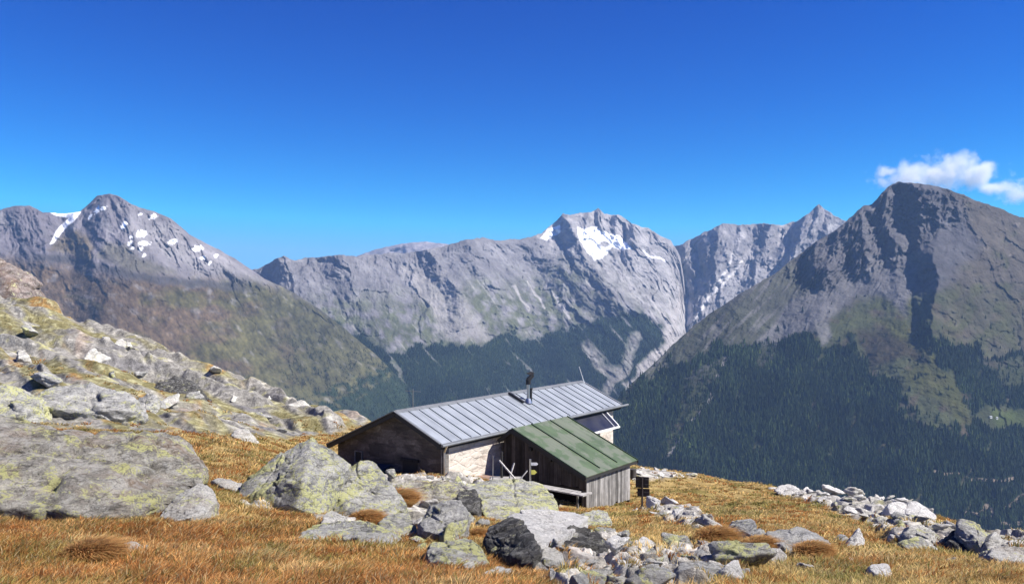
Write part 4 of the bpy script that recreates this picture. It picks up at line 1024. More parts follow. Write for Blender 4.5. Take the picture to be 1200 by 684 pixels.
def tussock(label, px, py, wpx, seed):
    """one big round clump of long orange grass"""
    r_ = np.random.default_rng(seed)
    Y = hit(px, py) + .4
    rad = wpx / F * Y * .5
    z, _ = ground_at(np.array([px]), np.array([Y]))
    c = W(px, py, Y)
    k = 5200
    a = r_.uniform(0, 2 * math.pi, k); rr = np.sqrt(r_.random(k)) * .75
    b = np.stack([np.cos(a) * rr * rad, np.sin(a) * rr * rad * .8, (1 - rr ** 2) * rad * .5 - .05], 1)
    h = rad * r_.uniform(.35, .8, k)
    lean = rr * .75 + .1
    lx = np.cos(a) * lean + r_.normal(0, .28, k) + .45; ly = np.sin(a) * lean + r_.normal(0, .2, k)
    wd = r_.uniform(.004, .008, k) * max(1, Y / 12)
    wv = np.stack([wd, wd * r_.uniform(-.6, .6, k), wd * 0], 1)
    m0 = b + np.stack([lx * h * .45, ly * h * .45, h * .6], 1)
    t0 = b + np.stack([lx * h * 1.15, ly * h * 1.15, h * (.85 - .35 * rr)], 1)
    V = np.stack([b - wv, b + wv, m0 - wv * .8, m0 + wv * .8, t0], 1)
    tri = np.array([[0, 1, 3], [0, 3, 2], [2, 3, 4]])
    Fc = (tri[None] + (np.arange(k) * 5)[:, None, None]).reshape(-1, 3)
    cc = np.array([.47, .27, .11]) * r_.uniform(.5, 1.5, (k, 1)); pal = r_.random(k)
    cc = np.where((pal < .15)[:, None], np.array([.5, .36, .15]), cc)
    o = link('grass_tussock', np_mesh('grass_tussock', V.reshape(-1, 3), Fc, np.repeat(cc[:, None], 5, 1).reshape(-1, 3)), M['grass'])
    o.location = c
    tag(o, label, 'tussock', 'big grass tussocks')
tussock('round orange tussock perched on the lichen slab before the hut corner', 463, 597, 50, 1)
tussock('orange-brown tussock on the low mossy slab below the pyramid-shaped boulder', 426, 616, 40, 2)
tussock('small orange tussock squeezed between the leaning slab and the black-faced boulder', 557, 632, 30, 3)
tussock('fox-red tussock at the foot of the dark-faced boulder on the meadow', 888, 648, 44, 4)
tussock('reddish tussock under the long speckled slab', 950, 655, 46, 5)
tussock('large windswept orange tussock in the lower left grass', 105, 662, 70, 6)
tussock('orange tussock above the bottom stone heap', 836, 640, 50, 7)

# ------------------------------------------------------------------ building materials
def stone_wall_mat(name, cols, mortar, bscale=3.2, lightness=1.0):
    m, nt, out = new_mat(name); n = N(nt)
    oc = n.node('ShaderNodeTexCoord').outputs['Object']
    mp = n.mapping(oc, (1, 1, 2.6))
    nz = n.node('ShaderNodeTexNoise'); nz.inputs['Scale'].default_value = 1.7; nz.inputs['Detail'].default_value = 4; n.l(mp, nz.inputs['Vector'])
    mixv = n.node('ShaderNodeMix', data_type='VECTOR'); mixv.inputs[0].default_value = .3
    n.l(mp, mixv.inputs[4]); n.l(nz.outputs['Color'], mixv.inputs[5])
    v1 = n.node('ShaderNodeTexVoronoi', feature='F1', distance='CHEBYCHEV'); v1.inputs['Scale'].default_value = bscale; n.l(mixv.outputs[1], v1.inputs['Vector'])
    v2 = n.node('ShaderNodeTexVoronoi', feature='DISTANCE_TO_EDGE'); v2.inputs['Scale'].default_value = bscale; n.l(mixv.outputs[1], v2.inputs['Vector'])
    sep = n.node('ShaderNodeSeparateColor'); n.l(v1.outputs['Color'], sep.inputs[0])
    c = n.ramp(sep.outputs[0], [(i / (len(cols) - 1), x) for i, x in enumerate(cols)])
    f = n.noise(oc, 9, 8, .7)
    c = n.mix(1.0, c, n.ramp(f, [(.3, .6), (.7, 1.25)]), 'MULTIPLY')
    g = n.noise(oc, 1.1, 6, .65)
    c = n.mix(n.ramp(g, [(.36, .1), (.56, .85)]), c, mortar)
    ed = n.ramp(v2.outputs['Distance'], [(.0, 1.), (.05, 0.)])
    edf = n.node('ShaderNodeMath', operation='MULTIPLY', i_1=.14); n.l(ed, edf.inputs[0])
    edg = n.node('ShaderNodeMath', operation='MULTIPLY'); n.l(edf.outputs[0], edg.inputs[0]); n.l(n.ramp(g, [(.44, 1.), (.56, .12)]), edg.inputs[1])
    c = n.mix(edg.outputs[0], c, tuple(.45 * x for x in mortar))
    hz = n.noise(n.mapping(oc, (1.2, 1.2, 7)), 1.0, 7, .7)
    c = n.mix(1.0, c, n.ramp(hz, [(.33, .55), (.5, 1.0)]), 'MULTIPLY')
    h = n.ramp(v2.outputs['Distance'], [(0., 0.), (.10, 1.)])
    hh = n.node('ShaderNodeMath', operation='MULTIPLY_ADD', i_1=.5); n.l(f, hh.inputs[0]); n.l(h, hh.inputs[2])
    n.bsdf(out, c, .95, n.bump(hh.outputs[0], .5, .03), spec=.1)
    return m
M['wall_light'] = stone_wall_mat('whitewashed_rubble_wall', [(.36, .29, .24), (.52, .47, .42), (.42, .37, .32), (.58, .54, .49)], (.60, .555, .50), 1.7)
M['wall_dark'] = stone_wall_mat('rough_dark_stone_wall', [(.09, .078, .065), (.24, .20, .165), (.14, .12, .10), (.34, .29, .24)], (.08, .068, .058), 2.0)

def wood_mat(name, dark, light, streak=14.0, rust=0.0, axis='z'):
    m, nt, out = new_mat(name); n = N(nt)
    oc = n.node('ShaderNodeTexCoord').outputs['Object']
    sc = {'z': (streak, streak, .8), 'x': (.8, streak, streak), 'y': (streak, .8, streak)}[axis]
    f = n.noise(n.mapping(oc, sc), 1.0, 8, .7)
    c = n.ramp(f, [(.3, dark), (.68, light)])
    g = n.noise(oc, 2.2, 4, .6)
    c = n.mix(1.0, c, n.ramp(g, [(.3, .65), (.7, 1.25)]), 'MULTIPLY')
    a = n.node('ShaderNodeAttribute', attribute_name='Col').outputs['Color']
    c = n.mix(1.0, c, a, 'MULTIPLY')
    n.bsdf(out, c, .85, n.bump(f, .6, .012), spec=.2)
    return m
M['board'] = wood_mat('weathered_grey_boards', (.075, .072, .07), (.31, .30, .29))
M['board_dark'] = wood_mat('dark_shaded_boards', (.028, .024, .022), (.095, .085, .08))  # dark wood; on the shed gable a shaded copy of the grey boards
M['timber'] = wood_mat('silvered_timber', (.25, .235, .22), (.62, .60, .57), axis='x')
M['plank'] = wood_mat('brown_planks', (.12, .085, .07), (.36, .30, .27), axis='y')

def metal_mat(name, col, rough=.5, metal=.35, patch=None, patchcol=None):
    m, nt, out = new_mat(name); n = N(nt)
    oc = n.node('ShaderNodeTexCoord').outputs['Object']
    f = n.noise(oc, 1.3, 8, .65)
    c = n.mix(1.0, col, n.ramp(f, [(.3, .86), (.7, 1.1)]), 'MULTIPLY')
    if patch:
        p = n.noise(n.mapping(oc, (1, .8, 1)), patch, 9, .62)
        c = n.mix(n.ramp(p, [(.50, 0.), (.535, .85)]), c, patchcol)
    sk = n.noise(n.mapping(oc, (5.0, .35, .35)), 1.0, 6, .65)
    c = n.mix(1.0, c, n.ramp(sk, [(.35, .84), (.65, 1.1)]), 'MULTIPLY')
    r = n.ramp(f, [(.3, max(.05, rough - .08)), (.7, rough + .1)])
    n.bsdf(out, c, r, n.bump(n.noise(oc, .9, 3), .25, .02), metal=metal, spec=.5)
    return m
M['roof'] = metal_mat('zinc_sheet_roof', (.29, .315, .35), .52, .25)
M['roof_seam'] = metal_mat('roof_seam_metal', (.17, .19, .22), .55, .4)
M['green'] = metal_mat('green_painted_sheet', (.068, .102, .052), .6, .0, 1.1, (.12, .135, .10))
M['green_seam'] = metal_mat('dark_green_seam', (.02, .042, .02), .6, .1)
M['trim'] = metal_mat('grey_fascia', (.20, .21, .22), .5, .4)
M['dark'] = metal_mat('blackened_fascia', (.02, .019, .018), .7, .0)
M['steel'] = metal_mat('stainless_flue', (.50, .50, .50), .3, .9)
M['white'] = metal_mat('white_painted_frame', (.78, .78, .78), .45, .0)
M['soot'] = metal_mat('sooty_cowl', (.02, .02, .022), .55, .2)
M['panel'] = metal_mat('solar_cell_glass', (.010, .012, .026), .38, .0)
M['tarp'] = metal_mat('navy_tarpaulin', (.02, .028, .05), .8, .0)
M['yellow'] = metal_mat('yellow_paint', (.72, .68, .14), .6, .0)
M['sign'] = metal_mat('dark_brown_board', (.03, .02, .018), .7, .0)
M['plaster'] = metal_mat('white_plaster', (.75, .73, .68), .9, .0)
M['void'] = metal_mat('unlit_opening', (.03, .026, .022), .95, .0)  # near-black colour paints the unlit inside of openings

class MB:
    def __init__(s): s.v, s.f, s.c = [], [], []
    def add(s, V, Fs, c=1.0):
        b = len(s.v); s.v += [tuple(map(float, p)) for p in V]; s.f += [tuple(b + i for i in f) for f in Fs]; s.c += [c] * len(V)
        return s
    def box(s, lo, hi, c=1.0, jit=0.0):
        x0, y0, z0 = lo; x1, y1, z1 = hi
        V = [(x0, y0, z0), (x1, y0, z0), (x1, y1, z0), (x0, y1, z0), (x0, y0, z1), (x1, y0, z1), (x1, y1, z1), (x0, y1, z1)]
        if jit: V = [tuple(a + random.uniform(-jit, jit) for a in p) for p in V]
        return s.add(V, [(0, 3, 2, 1), (4, 5, 6, 7), (0, 1, 5, 4), (1, 2, 6, 5), (2, 3, 7, 6), (3, 0, 4, 7)], c)
    def slab(s, quad, th, c=1.0):
        """a plate of thickness th below a quad"""
        q = [np.array(p, float) for p in quad]
        nr = np.cross(q[1] - q[0], q[3] - q[0]); nr /= np.linalg.norm(nr)
        if nr[2] < 0: nr = -nr
        V = q + [p - nr * th for p in q]
        return s.add(V, [(0, 1, 2, 3), (7, 6, 5, 4), (0, 4, 5, 1), (1, 5, 6, 2), (2, 6, 7, 3), (3, 7, 4, 0)], c)
    def beam(s, a, b, w, h, c=1.0, up=(0, 0, 1)):
        a = np.array(a, float); b = np.array(b, float); d = b - a; d /= np.linalg.norm(d)
        u = np.array(up, float); sx = np.cross(d, u)
        if np.linalg.norm(sx) < 1e-3: sx = np.cross(d, np.array([1., 0, 0]))
        sx /= np.linalg.norm(sx); u = np.cross(sx, d)
        V = [p + sx * i * w / 2 + u * j * h / 2 for p in (a, b) for i, j in ((-1, -1), (1, -1), (1, 1), (-1, 1))]
        return s.add(V, [(0, 1, 2, 3), (7, 6, 5, 4), (0, 4, 5, 1), (1, 5, 6, 2), (2, 6, 7, 3), (3, 7, 4, 0)], c)
    def tube(s, a, b, r0, r1=None, n=12, c=1.0):
        r1 = r0 if r1 is None else r1
        a = np.array(a, float); b = np.array(b, float); d = b - a; d /= np.linalg.norm(d)
        x = np.cross(d, [0, 0, 1.]);
        if np.linalg.norm(x) < 1e-3: x = np.array([1., 0, 0])
        x /= np.linalg.norm(x); y = np.cross(d, x)
        V = []
        for p, r in ((a, r0), (b, r1)):
            for i in range(n):
                t = 2 * math.pi * i / n; V.append(p + x * r * math.cos(t) + y * r * math.sin(t))
        Fs = [(i, (i + 1) % n, n + (i + 1) % n, n + i) for i in range(n)] + [tuple(range(n))[::-1], tuple(range(n, 2 * n))]
        return s.add(V, Fs, c)
    def prism(s, poly, axis, a, b, c=1.0):
        """poly: 2D points in the two other axes"""
        def mk(p, t): return {'x': (t, p[0], p[1]), 'y': (p[0], t, p[1]), 'z': (p[0], p[1], t)}[axis]
        n = len(poly); V = [mk(p, a) for p in poly] + [mk(p, b) for p in poly]
        return s.add(V, [(i, (i + 1) % n, n + (i + 1) % n, n + i) for i in range(n)] + [tuple(range(n))[::-1], tuple(range(n, 2 * n))], c)
    def build(s, name, mat, parent=None, bevel=0.0):
        me = bpy.data.meshes.new(name); me.from_pydata(s.v, [], s.f); me.update()
        a = me.attributes.new('Col', 'FLOAT_COLOR', 'POINT')
        a.data.foreach_set('color', np.array([(c, c, c, 1) if not isinstance(c, tuple) else (*c, 1) for c in s.c], np.float32).ravel())
        bm = bmesh.new(); bm.from_mesh(me); bmesh.ops.recalc_face_normals(bm, faces=bm.faces)
        if bevel: bmesh.ops.bevel(bm, geom=list(bm.edges), offset=bevel, segments=1, affect='EDGES')
        bm.to_mesh(me); bm.free()
        return link(name, me, mat, parent)

ROT = math.atan2(.811, .585)
HO = Vector((-4.835, 36.0, -8.0))
HM = Matrix.Translation(HO) @ Matrix.Rotation(ROT, 4, 'Z')
def loc2w(x, y, z=0): return HM @ Vector((x, y, z))
TAN = .437; ZR = 3.03; LEN = 14.8
def zroof(y): return ZR - TAN * abs(y)

# ------------------------------------------------------------------ stone hut
hut = empty('mountain_hut', HO, ROT)
tag(hut, 'low stone mountain hut with a long grey sheet-metal gable roof', 'hut')
EY, WY, BX0, BX1 = -2.5, -2.24, .32, 14.35       # eave, long wall, gable walls
LEY, LWY = 4.05, 3.75
# walls
b = MB(); b.box((BX0 + .4, WY, -1.9), (BX1, WY + .4, zroof(WY) - .10)); b.build('front_wall', M['wall_light'], hut)
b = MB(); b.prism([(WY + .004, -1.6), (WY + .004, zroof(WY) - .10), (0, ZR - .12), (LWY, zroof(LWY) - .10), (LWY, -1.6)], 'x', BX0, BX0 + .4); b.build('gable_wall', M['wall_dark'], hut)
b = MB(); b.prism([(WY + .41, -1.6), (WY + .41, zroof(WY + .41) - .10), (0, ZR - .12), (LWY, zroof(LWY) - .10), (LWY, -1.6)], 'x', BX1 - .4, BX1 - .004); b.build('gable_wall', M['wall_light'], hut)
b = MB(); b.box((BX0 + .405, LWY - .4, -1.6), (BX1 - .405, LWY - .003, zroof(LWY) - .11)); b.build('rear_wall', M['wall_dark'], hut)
# roof: two sheets with standing seams
def roof_sheet(y_e, name='roof_sheet'):
    b = MB(); n = 23; sg = -1 if y_e < 0 else 1
    for i in range(n):
        x0 = LEN * i / n; x1 = LEN * (i + 1) / n
        y0 = .004 * sg; dz = random.uniform(-.004, .004)
        b.slab([(x0, y0, ZR + dz), (x1, y0, ZR + dz), (x1, y_e, zroof(y_e) + dz), (x0, y_e, zroof(y_e) + dz)], .045, random.uniform(.93, 1.05))
    r = b.build(name, M['roof'], hut)
    s = MB()
    for i in range(n + 1):
        x = LEN * i / n
        s.beam((x, y0, ZR + .022), (x, y_e, zroof(y_e) + .022), .02, .03)
    s.build('standing_seam', M['roof_seam'], r)
    return r
rs = roof_sheet(EY); roof_sheet(LEY)
b = MB(); b.prism([(-.16, ZR - .055), (0, ZR + .025), (.16, ZR - .055), (.15, ZR - .02), (0, ZR + .055), (-.15, ZR - .02)], 'x', -.02, LEN + .02); b.build('ridge_cap', M['trim'], hut)
for ye in (EY, LEY):
    for x, sx in ((-.03, -1), (LEN + .03, 1)):
        b = MB(); b.beam((x, 0, ZR - .10), (x, ye, zroof(ye) - .10), .05, .20); b.build('bargeboard', M['dark'], hut)
        b = MB(); b.beam((x + .03 * sx, 0, ZR + .02), (x + .03 * sx, ye, zroof(ye) + .02), .10, .035); b.build('verge_flashing', M['trim'], hut)
b = MB(); b.box((-.02, EY - .04, zroof(EY) - .10), (LEN + .02, EY + .002, zroof(EY) - .008)); b.build('fascia', M['trim'], hut)
b = MB(); b.tube((-.05, EY - .10, zroof(EY) - .07), (LEN + .55, EY - .10, zroof(EY) - .05), .055, n=10); b.build('gutter', M['trim'], hut)
b = MB(); b.box((.02, EY + .03, zroof(EY) - .24), (LEN - .02, WY - .005, zroof(EY) - .11)); b.build('eave_board', M['dark'], hut)
b = MB()
for i in range(15):
    x = .4 + i * 1.0
    b.beam((x, WY + .3, zroof(WY + .3) - .12), (x, EY + .05, zroof(EY + .05) - .12), .10, .12)
b.build('rafter', M['board_dark'], hut)
# corner boards and downpipe at the near corner
b = MB(); b.box((BX0 - .05, WY - .05, -1.6), (BX0 + .40, WY - .004, zroof(WY) - .22), .35); b.build('corner_post', M['timber'], hut)
b = MB(); b.tube((BX0 + .04, WY - .12, -1.6), (BX0 + .04, WY - .12, 1.55), .045, n=10); b.tube((BX0 + .04, WY - .12, 1.55), (BX0 - .1, EY - .10, zroof(EY) - .1), .045, n=10); b.build('downpipe', M['steel'], hut)
# gable: a door opening, small shuttered window, a lintel stone
b = MB(); b.box((BX0 - .03, -.95, -.6), (BX0 - .004, -.15, .98)); door = b.build('door', M['void'], hut)
b = MB(); b.beam((BX0 - .05, -1.05, 1.04), (BX0 - .05, -.05, 1.04), .08, .12, .5); b.build('lintel', M['board_dark'], door)
b = MB(); b.box((BX0 - .025, 2.25, .62), (BX0 - .004, 2.62, 1.05)); win = b.build('window', M['void'], hut)
b = MB()
b.box((BX0 - .05, 2.20, .57), (BX0 - .026, 2.25, 1.10), .4); b.box((BX0 - .05, 2.62, .57), (BX0 - .026, 2.67, 1.10), .4); b.box((BX0 - .05, 2.252, .57), (BX0 - .026, 2.618, .618), .4); b.box((BX0 - .05, 2.252, 1.052), (BX0 - .026, 2.618, 1.10), .4)
b.build('window_frame', M['timber'], win)
# chimney flue with cowl
fx, fy = 8.23, -.995
b = MB(); b.tube((fx, fy, zroof(fy) - .1), (fx, fy, zroof(fy) + 1.0), .075, n=16); flue = b.build('flue_pipe', M['steel'], hut)
b = MB(); b.tube((fx, fy, zroof(fy) + .0), (fx, fy, zroof(fy) + .22), .19, .11, n=16); b.build('flashing_collar', M['steel'], flue)
b = MB(); b.tube((fx, fy, zroof(fy) + .90), (fx, fy, zroof(fy) + 1.14), .12, n=14); b.tube((fx - .04, fy, zroof(fy) + 1.10), (fx + .16, fy - .16, zroof(fy) + 1.36), .12, .10, n=14)
b.slab([(fx - .02, fy + .1, zroof(fy) + 1.44), (fx + .18, fy - .02, zroof(fy) + 1.52), (fx + .20, fy - .24, zroof(fy) + 1.44), (fx, fy - .14, zroof(fy) + 1.36)], .03)
b.tube((fx + .17, fy - .16, zroof(fy) + 1.3), (fx + .17, fy - .16, zroof(fy) + 1.6), .012, n=6)
b.build('chimney_cowl', M['soot'], flue)
b = MB(); b.tube((fx + .26, fy + .02, zroof(fy) - .05), (fx + .26, fy + .02, zroof(fy) + .62), .06, n=12); b.tube((fx + .26, fy + .02, zroof(fy) + .62), (fx + .26, fy + .02, zroof(fy) + .70), .08, n=12); b.build('vent_pipe', M['soot'], hut)
b = MB(); b.beam((7.85, -.12, ZR + .02), (7.85, -.98, zroof(.98) + .07), .14, .10); b.build('snow_guard', M['soot'], hut)
b = MB(); b.tube((14.66, -.30, zroof(.3)), (14.4, -.10, ZR + .85), .022, .014, n=8); b.build('antenna_pole', M['white'], hut)
# solar panel leaning out from the wall
A1 = (9.95, WY - .10, 1.78); A2 = (13.25, WY - .10, 1.78); A3 = (13.25, -3.22, 1.02); A4 = (9.95, -3.22, 1.02)
b = MB(); b.slab([A1, A2, A3, A4], .04); sp = b.build('solar_panel', M['panel'], hut)
b = MB()
up = np.array([0, -.62, .78]); o_ = up * .0
for p, q in ((A1, A2), (A4, A3)): b.beam(np.array(p) + o_, np.array(q) + o_, .10, .08)
for t in (0, .86, 1.0):
    p = np.array(A1) * (1 - t) + np.array(A2) * t; q2 = np.array(A4) * (1 - t) + np.array(A3) * t
    b.beam(p + (0, .052, 0) * 1 if False else p - np.array([0, .052, .04]), q2 + np.array([0, .052, .04]), .07 if t != .86 else .03, .085)
b.build('panel_frame', M['white'], sp)
b = MB()
for x in (10.2, 13.0): b.beam((x, -3.1, 1.03), (x, WY - .02, .80), .05, .05); b.beam((x, WY - .03, .75), (x, WY - .03, 1.72), .05, .05)
b.build('panel_bracket', M['trim'], sp)
# a dark tarpaulin over a bench leaning on the gable
tp = empty('covered_bench', loc2w(-.25, .9, .15), ROT)
tag(tp, 'bench under a navy tarpaulin against the shaded gable', 'bench')
b = MB(); b.box((-.35, -.55, -.6), (.28, .45, .42), 1, .03); b.slab([(-.38, -.6, .50), (-.38, .5, .48), (.32, .48, .60), (.32, -.58, .62)], .09); b.build('tarpaulin', M['tarp'], tp, .02)
b = MB()
for y in (-.5, .42): b.box((-.42, y - .04, -.6), (-.352, y + .04, .3), .3)
b.build('leg', M['board_dark'], tp)

# stones piled in front of the gable
def lone_stone(label, x, y, z, s, mt, k, rot=(0, 0, 0), group=None):
    o = bpy.data.objects.new('stone', stone_mesh(k, mt)); COL.objects.link(o)
    p = loc2w(x, y, z); o.location = p; o.scale = s; o.rotation_euler = rot
    tag(o, label, 'stone', group)
lone_stone('thin pale slab of stone standing upright before the gable door', -.95, .28, .68, (.30, .10, .42), 'rock_white', 3, (0, .15, .2))
for (x, y, z, sc_, k) in ((-1.0, 1.05, .55, .22, 1), (-.95, .78, .85, .17, 4), (-.9, 1.3, .75, .20, 6), (-1.0, .62, .55, .2, 8), (-.9, 1.12, .9, .13, 9), (-1.0, -.15, .42, .2, 2), (-1.0, -.5, .38, .18, 5)):
    lone_stone('white stone in the small pile before the dark gable', x, y, z, (sc_, sc_ * .9, sc_ * .8), 'rock_white', k, (0, 0, x * 7 + y), 'stones piled before the gable')

# ------------------------------------------------------------------ wooden shed
shed = empty('wooden_shed', loc2w(4.17, -4.5, -.9), ROT)
tag(shed, 'weathered wooden shed with a green sheet-metal roof built onto the hut', 'shed')
SX0, SX1, SY0, SY1 = 0.0, 3.75, 1.96, -2.16       # in shed coordinates (x along the hut, y towards it)
RY, RZ = 1.36, 3.02                                # ridge
def zs(y): return RZ - .437 * (RY - y) if y < RY else RZ - .75 * (y - RY)
def boards_x(xp, y0, y1, zlo, fn, mat, seed, name):
    """vertical boards in the plane x = xp"""
    r_ = random.Random(seed); b = MB(); y = y0
    while y < y1 - .02:
        wd = min(r_.uniform(.13, .21), y1 - y); g = .008; d = r_.uniform(0, .018)
        ya, yb = y + g / 2, y + wd - g / 2
        za = fn(ya); zb = fn(yb); lo = zlo + r_.uniform(-.06, .02); c = r_.uniform(.6, 1.35)
        V = [(xp - d, ya, lo), (xp - d, yb, lo), (xp - d, yb, zb), (xp - d, ya, za), (xp + .03, ya, lo), (xp + .03, yb, lo), (xp + .03, yb, zb), (xp + .03, ya, za)]
        b.add(V, [(0, 1, 2, 3), (7, 6, 5, 4), (0, 4, 5, 1), (1, 5, 6, 2), (2, 6, 7, 3), (3, 7, 4, 0)], c); y += wd
    return b.build(name, mat, shed)
def boards_y(yp, x0, x1, zlo, zhi, mat, seed, name):
    r_ = random.Random(seed); b = MB(); x = x0
    while x < x1 - .02:
        wd = min(r_.uniform(.13, .22), x1 - x); g = .008; d = r_.uniform(0, .02)
        b.box((x + g / 2, yp - d, zlo + r_.uniform(-.05, .1)), (x + wd - g / 2, yp + .03, zhi), r_.uniform(.55, 1.4)); x += wd
    return b.build(name, mat, shed)
boards_x(SX0, SY1, SY0, .86, lambda y: zs(y) - .07, M['board_dark'], 3, 'gable_boards')  # shade of this end is put into the darker board colour
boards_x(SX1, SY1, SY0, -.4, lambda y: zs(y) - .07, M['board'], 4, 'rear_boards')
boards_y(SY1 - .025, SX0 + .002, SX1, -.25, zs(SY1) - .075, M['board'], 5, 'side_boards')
b = MB(); b.box((SX0 + .9, SY1 + .06, -.6), (SX0 + .95, SY0, .84)); b.box((SX0, SY1 + .03, .78), (SX0 + .9, SY0, .84)); b.build('undercroft', M['void'], shed)  # near-black back and ceiling paint the shade under the shed
for y in (SY1 + .08, -.2, SY0 - .1):
    b = MB(); b.box((SX0 + .04, y, -.5), (SX0 + .16, y + .12, .775), .6); b.build('foundation_post', M['board'], shed)
x0, x1 = -.30, 4.15; ye = -2.36; yl = 2.05
b = MB()
np_ = 3; 
for i in range(np_):
    xa = x0 + (x1 - x0) * i / np_; xb = x0 + (x1 - x0) * (i + 1) / np_
    b.slab([(xa, RY - .003, RZ), (xb, RY - .003, RZ), (xb, ye, zs(ye)), (xa, ye, zs(ye))], .04)
b.slab([(x0, RY + .003, RZ), (x1, RY + .003, RZ), (x1, yl, zs(yl)), (x0, yl, zs(yl))], .04)
rf = b.build('roof_sheet', M['green'], shed)
b = MB()
for i in range(np_ + 1):
    xa = x0 + (x1 - x0) * i / np_
    b.beam((xa, RY - .02, RZ + .012), (xa, ye + (.22 if 0 < i < np_ else 0), zs(ye + (.22 if 0 < i < np_ else 0)) + .012), .05, .05)
b.build('standing_seam', M['green_seam'], rf)
for xx, yy in ((x0 - .02, ye), (x0 - .02, yl), (x1 + .02, ye)):
    b = MB(); b.beam((xx, RY, RZ - .10), (xx, yy, zs(yy) - .10), .05, .17); b.build('bargeboard', M['dark'], shed)
b = MB(); b.box((x0 + .01, ye + .02, zs(ye) - .16), (x1 - .01, ye + .05, zs(ye) - .045)); b.build('eave_board', M['dark'], shed)
for (y, z) in ((.45, 2.12), (-.55, 1.78), (-1.55, 1.40)):
    b = MB(); b.box((-.13, y, z), (-.02, y + .16, z + .13)); b.build('purlin_end', M['dark'], shed)

# ------------------------------------------------------------------ plank walkway in front of the shed
wk = empty('plank_walkway', loc2w(2.75, -4.0, -.35), ROT)
tag(wk, 'narrow raised plank walkway running past the dark side of the shed', 'walkway')
b = MB(); b.beam((0, 1.75, .50), (0, -.55, .50), .62, .05, (1, .86, .80)); b.build('deck_board', M['plank'], wk)
b = MB(); b.beam((-.12, -.50, .515), (-.12, -3.55, .44), .30, .05, .8); b.beam((.16, -.58, .50), (.16, -3.15, .455), .22, .05, .65); b.build('deck_board', M['timber'], wk)
b = MB(); b.beam((-.05, -3.0, .395), (.55, -3.45, .395), .07, .06, 1.2); b.build('crosspiece', M['timber'], wk)
b = MB(); b.beam((-.28, -.72, -.75), (-.24, -.66, .46), .07, .07, 1.3); b.build('leg', M['timber'], wk)
b = MB(); b.beam((-.36, -.62, .44), (.36, -.62, .44), .08, .07, .8); b.build('crossbar', M['timber'], wk)
b = MB(); b.beam((.25, -3.0, -.8), (.22, -3.0, .42), .07, .07, .35); b.build('leg', M['timber'], wk)

def post_thing(name, label, cat, px, py, Y, h, r, mat, lean=(0, 0), group=None):
    p = W(px, py, Y); o = MB(); o.tube((0, 0, -.25), (lean[0], lean[1], h), r, r * .85, n=8)
    ob = o.build(name, M[mat], None); ob.location = p; tag(ob, label, cat, group); return ob
sg = empty('trail_signpost', W(621.5, 563, 33.8))
tag(sg, 'thin trail signpost with one white and one yellow arrow board', 'signpost')
b = MB(); b.tube((0, 0, -.2), (0, 0, .84), .035, n=10); b.build('post', M['steel'], sg)
def arrow(z, wd, h, mat, name):
    b = MB(); b.prism([(.03, z - h / 2), (wd, z - h / 2), (wd + h * .55, z), (wd, z + h / 2), (.03, z + h / 2)], 'y', -.055, -.037); o = b.build(name, M[mat], sg)
arrow(.66, .24, .11, 'white', 'arrow_board'); arrow(.34, .16, .17, 'yellow', 'arrow_board')
post_thing('wooden_post', 'thin dark pole standing against the pale hut wall', 'post', 577.5, 557, 34.2, .78, .022, 'board')
post_thing('wooden_post', 'thick dark post at the corner where the shed meets the hut wall', 'post', 588, 556, 34.6, .92, .05, 'dark')
def stick(label, p, q, Ya, Yb, th=.05, name='leaning_board', cat='board', c=1.2):
    a = W(*p, Ya); d = W(*q, Yb) - a
    b = MB(); b.beam((0, 0, 0), d, th, th * .6, c); o = b.build(name, M['timber'], None); o.location = a
    tag(o, label, cat)
stick('long silvery board leaning left in front of the shed', (604, 561), (585, 539), 34.0, 34.2, .075)
stick('short bent board leaning right beside the long silvery one', (597, 560), (602.5, 542), 34.1, 34.3, .055)
stick('short slanting stick just left of the signpost', (609, 562), (618, 551), 33.9, 34.0, .05)
pt = empty('board_platform', W(592, 562, 34.3)); tag(pt, 'low platform of grey planks beside the shed corner', 'platform')
for i in range(5):
    b = MB(); y = -.45 + i * .2; b.box((-.62 + .05 * (i % 2), y, -.02), (.68, y + .18, .025), random.uniform(.5, .9)); b.build('plank', M['timber'], pt)
b = MB(); b.box((-.6, -.4, -.5), (-.5, .5, -.022)); b.box((.5, -.4, -.5), (.6, .5, -.022)); b.build('bearer', M['board'], pt)
tr = empty('small_trestle', W(622, 568, 33.2)); tag(tr, 'small grey trestle of poles at the foot of the signpost', 'trestle')
b = MB(); b.beam((-.30, 0, .02), (.30, 0, .06), .05, .05, 1.1); b.beam((-.18, -.15, -.06), (.32, -.12, -.06), .04, .04, 1.0); b.build('rail', M['timber'], tr)
b = MB(); b.beam((-.25, .1, -.45), (-.25, 0, .02), .045, .045, .8); b.beam((.28, .1, -.45), (.28, 0, .05), .045, .045, .8); b.build('leg', M['timber'], tr)

# ------------------------------------------------------------------ two-board sign seen from behind
sb = empty('board_sign', W(752.5, 592, 35.8), R(-14)); tag(sb, 'dark sign of two stacked boards on a post, seen from behind', 'sign')
b = MB(); b.tube((0, 0, -.3), (0, 0, 1.14), .04, n=10); b.build('post', M['sign'], sb)
b = MB(); b.box((-.27, .042, .72), (.27, .07, 1.17)); b.build('upper_board', M['sign'], sb)
b = MB(); b.box((-.20, .042, .36), (.30, .07, .69)); b.build('lower_board', M['sign'], sb)
for z in (.85, 1.05, .52):
    b = MB(); b.box((-.24, .02, z), (.26, .04, z + .04)); b.build('batten', M['board_dark'], sb)
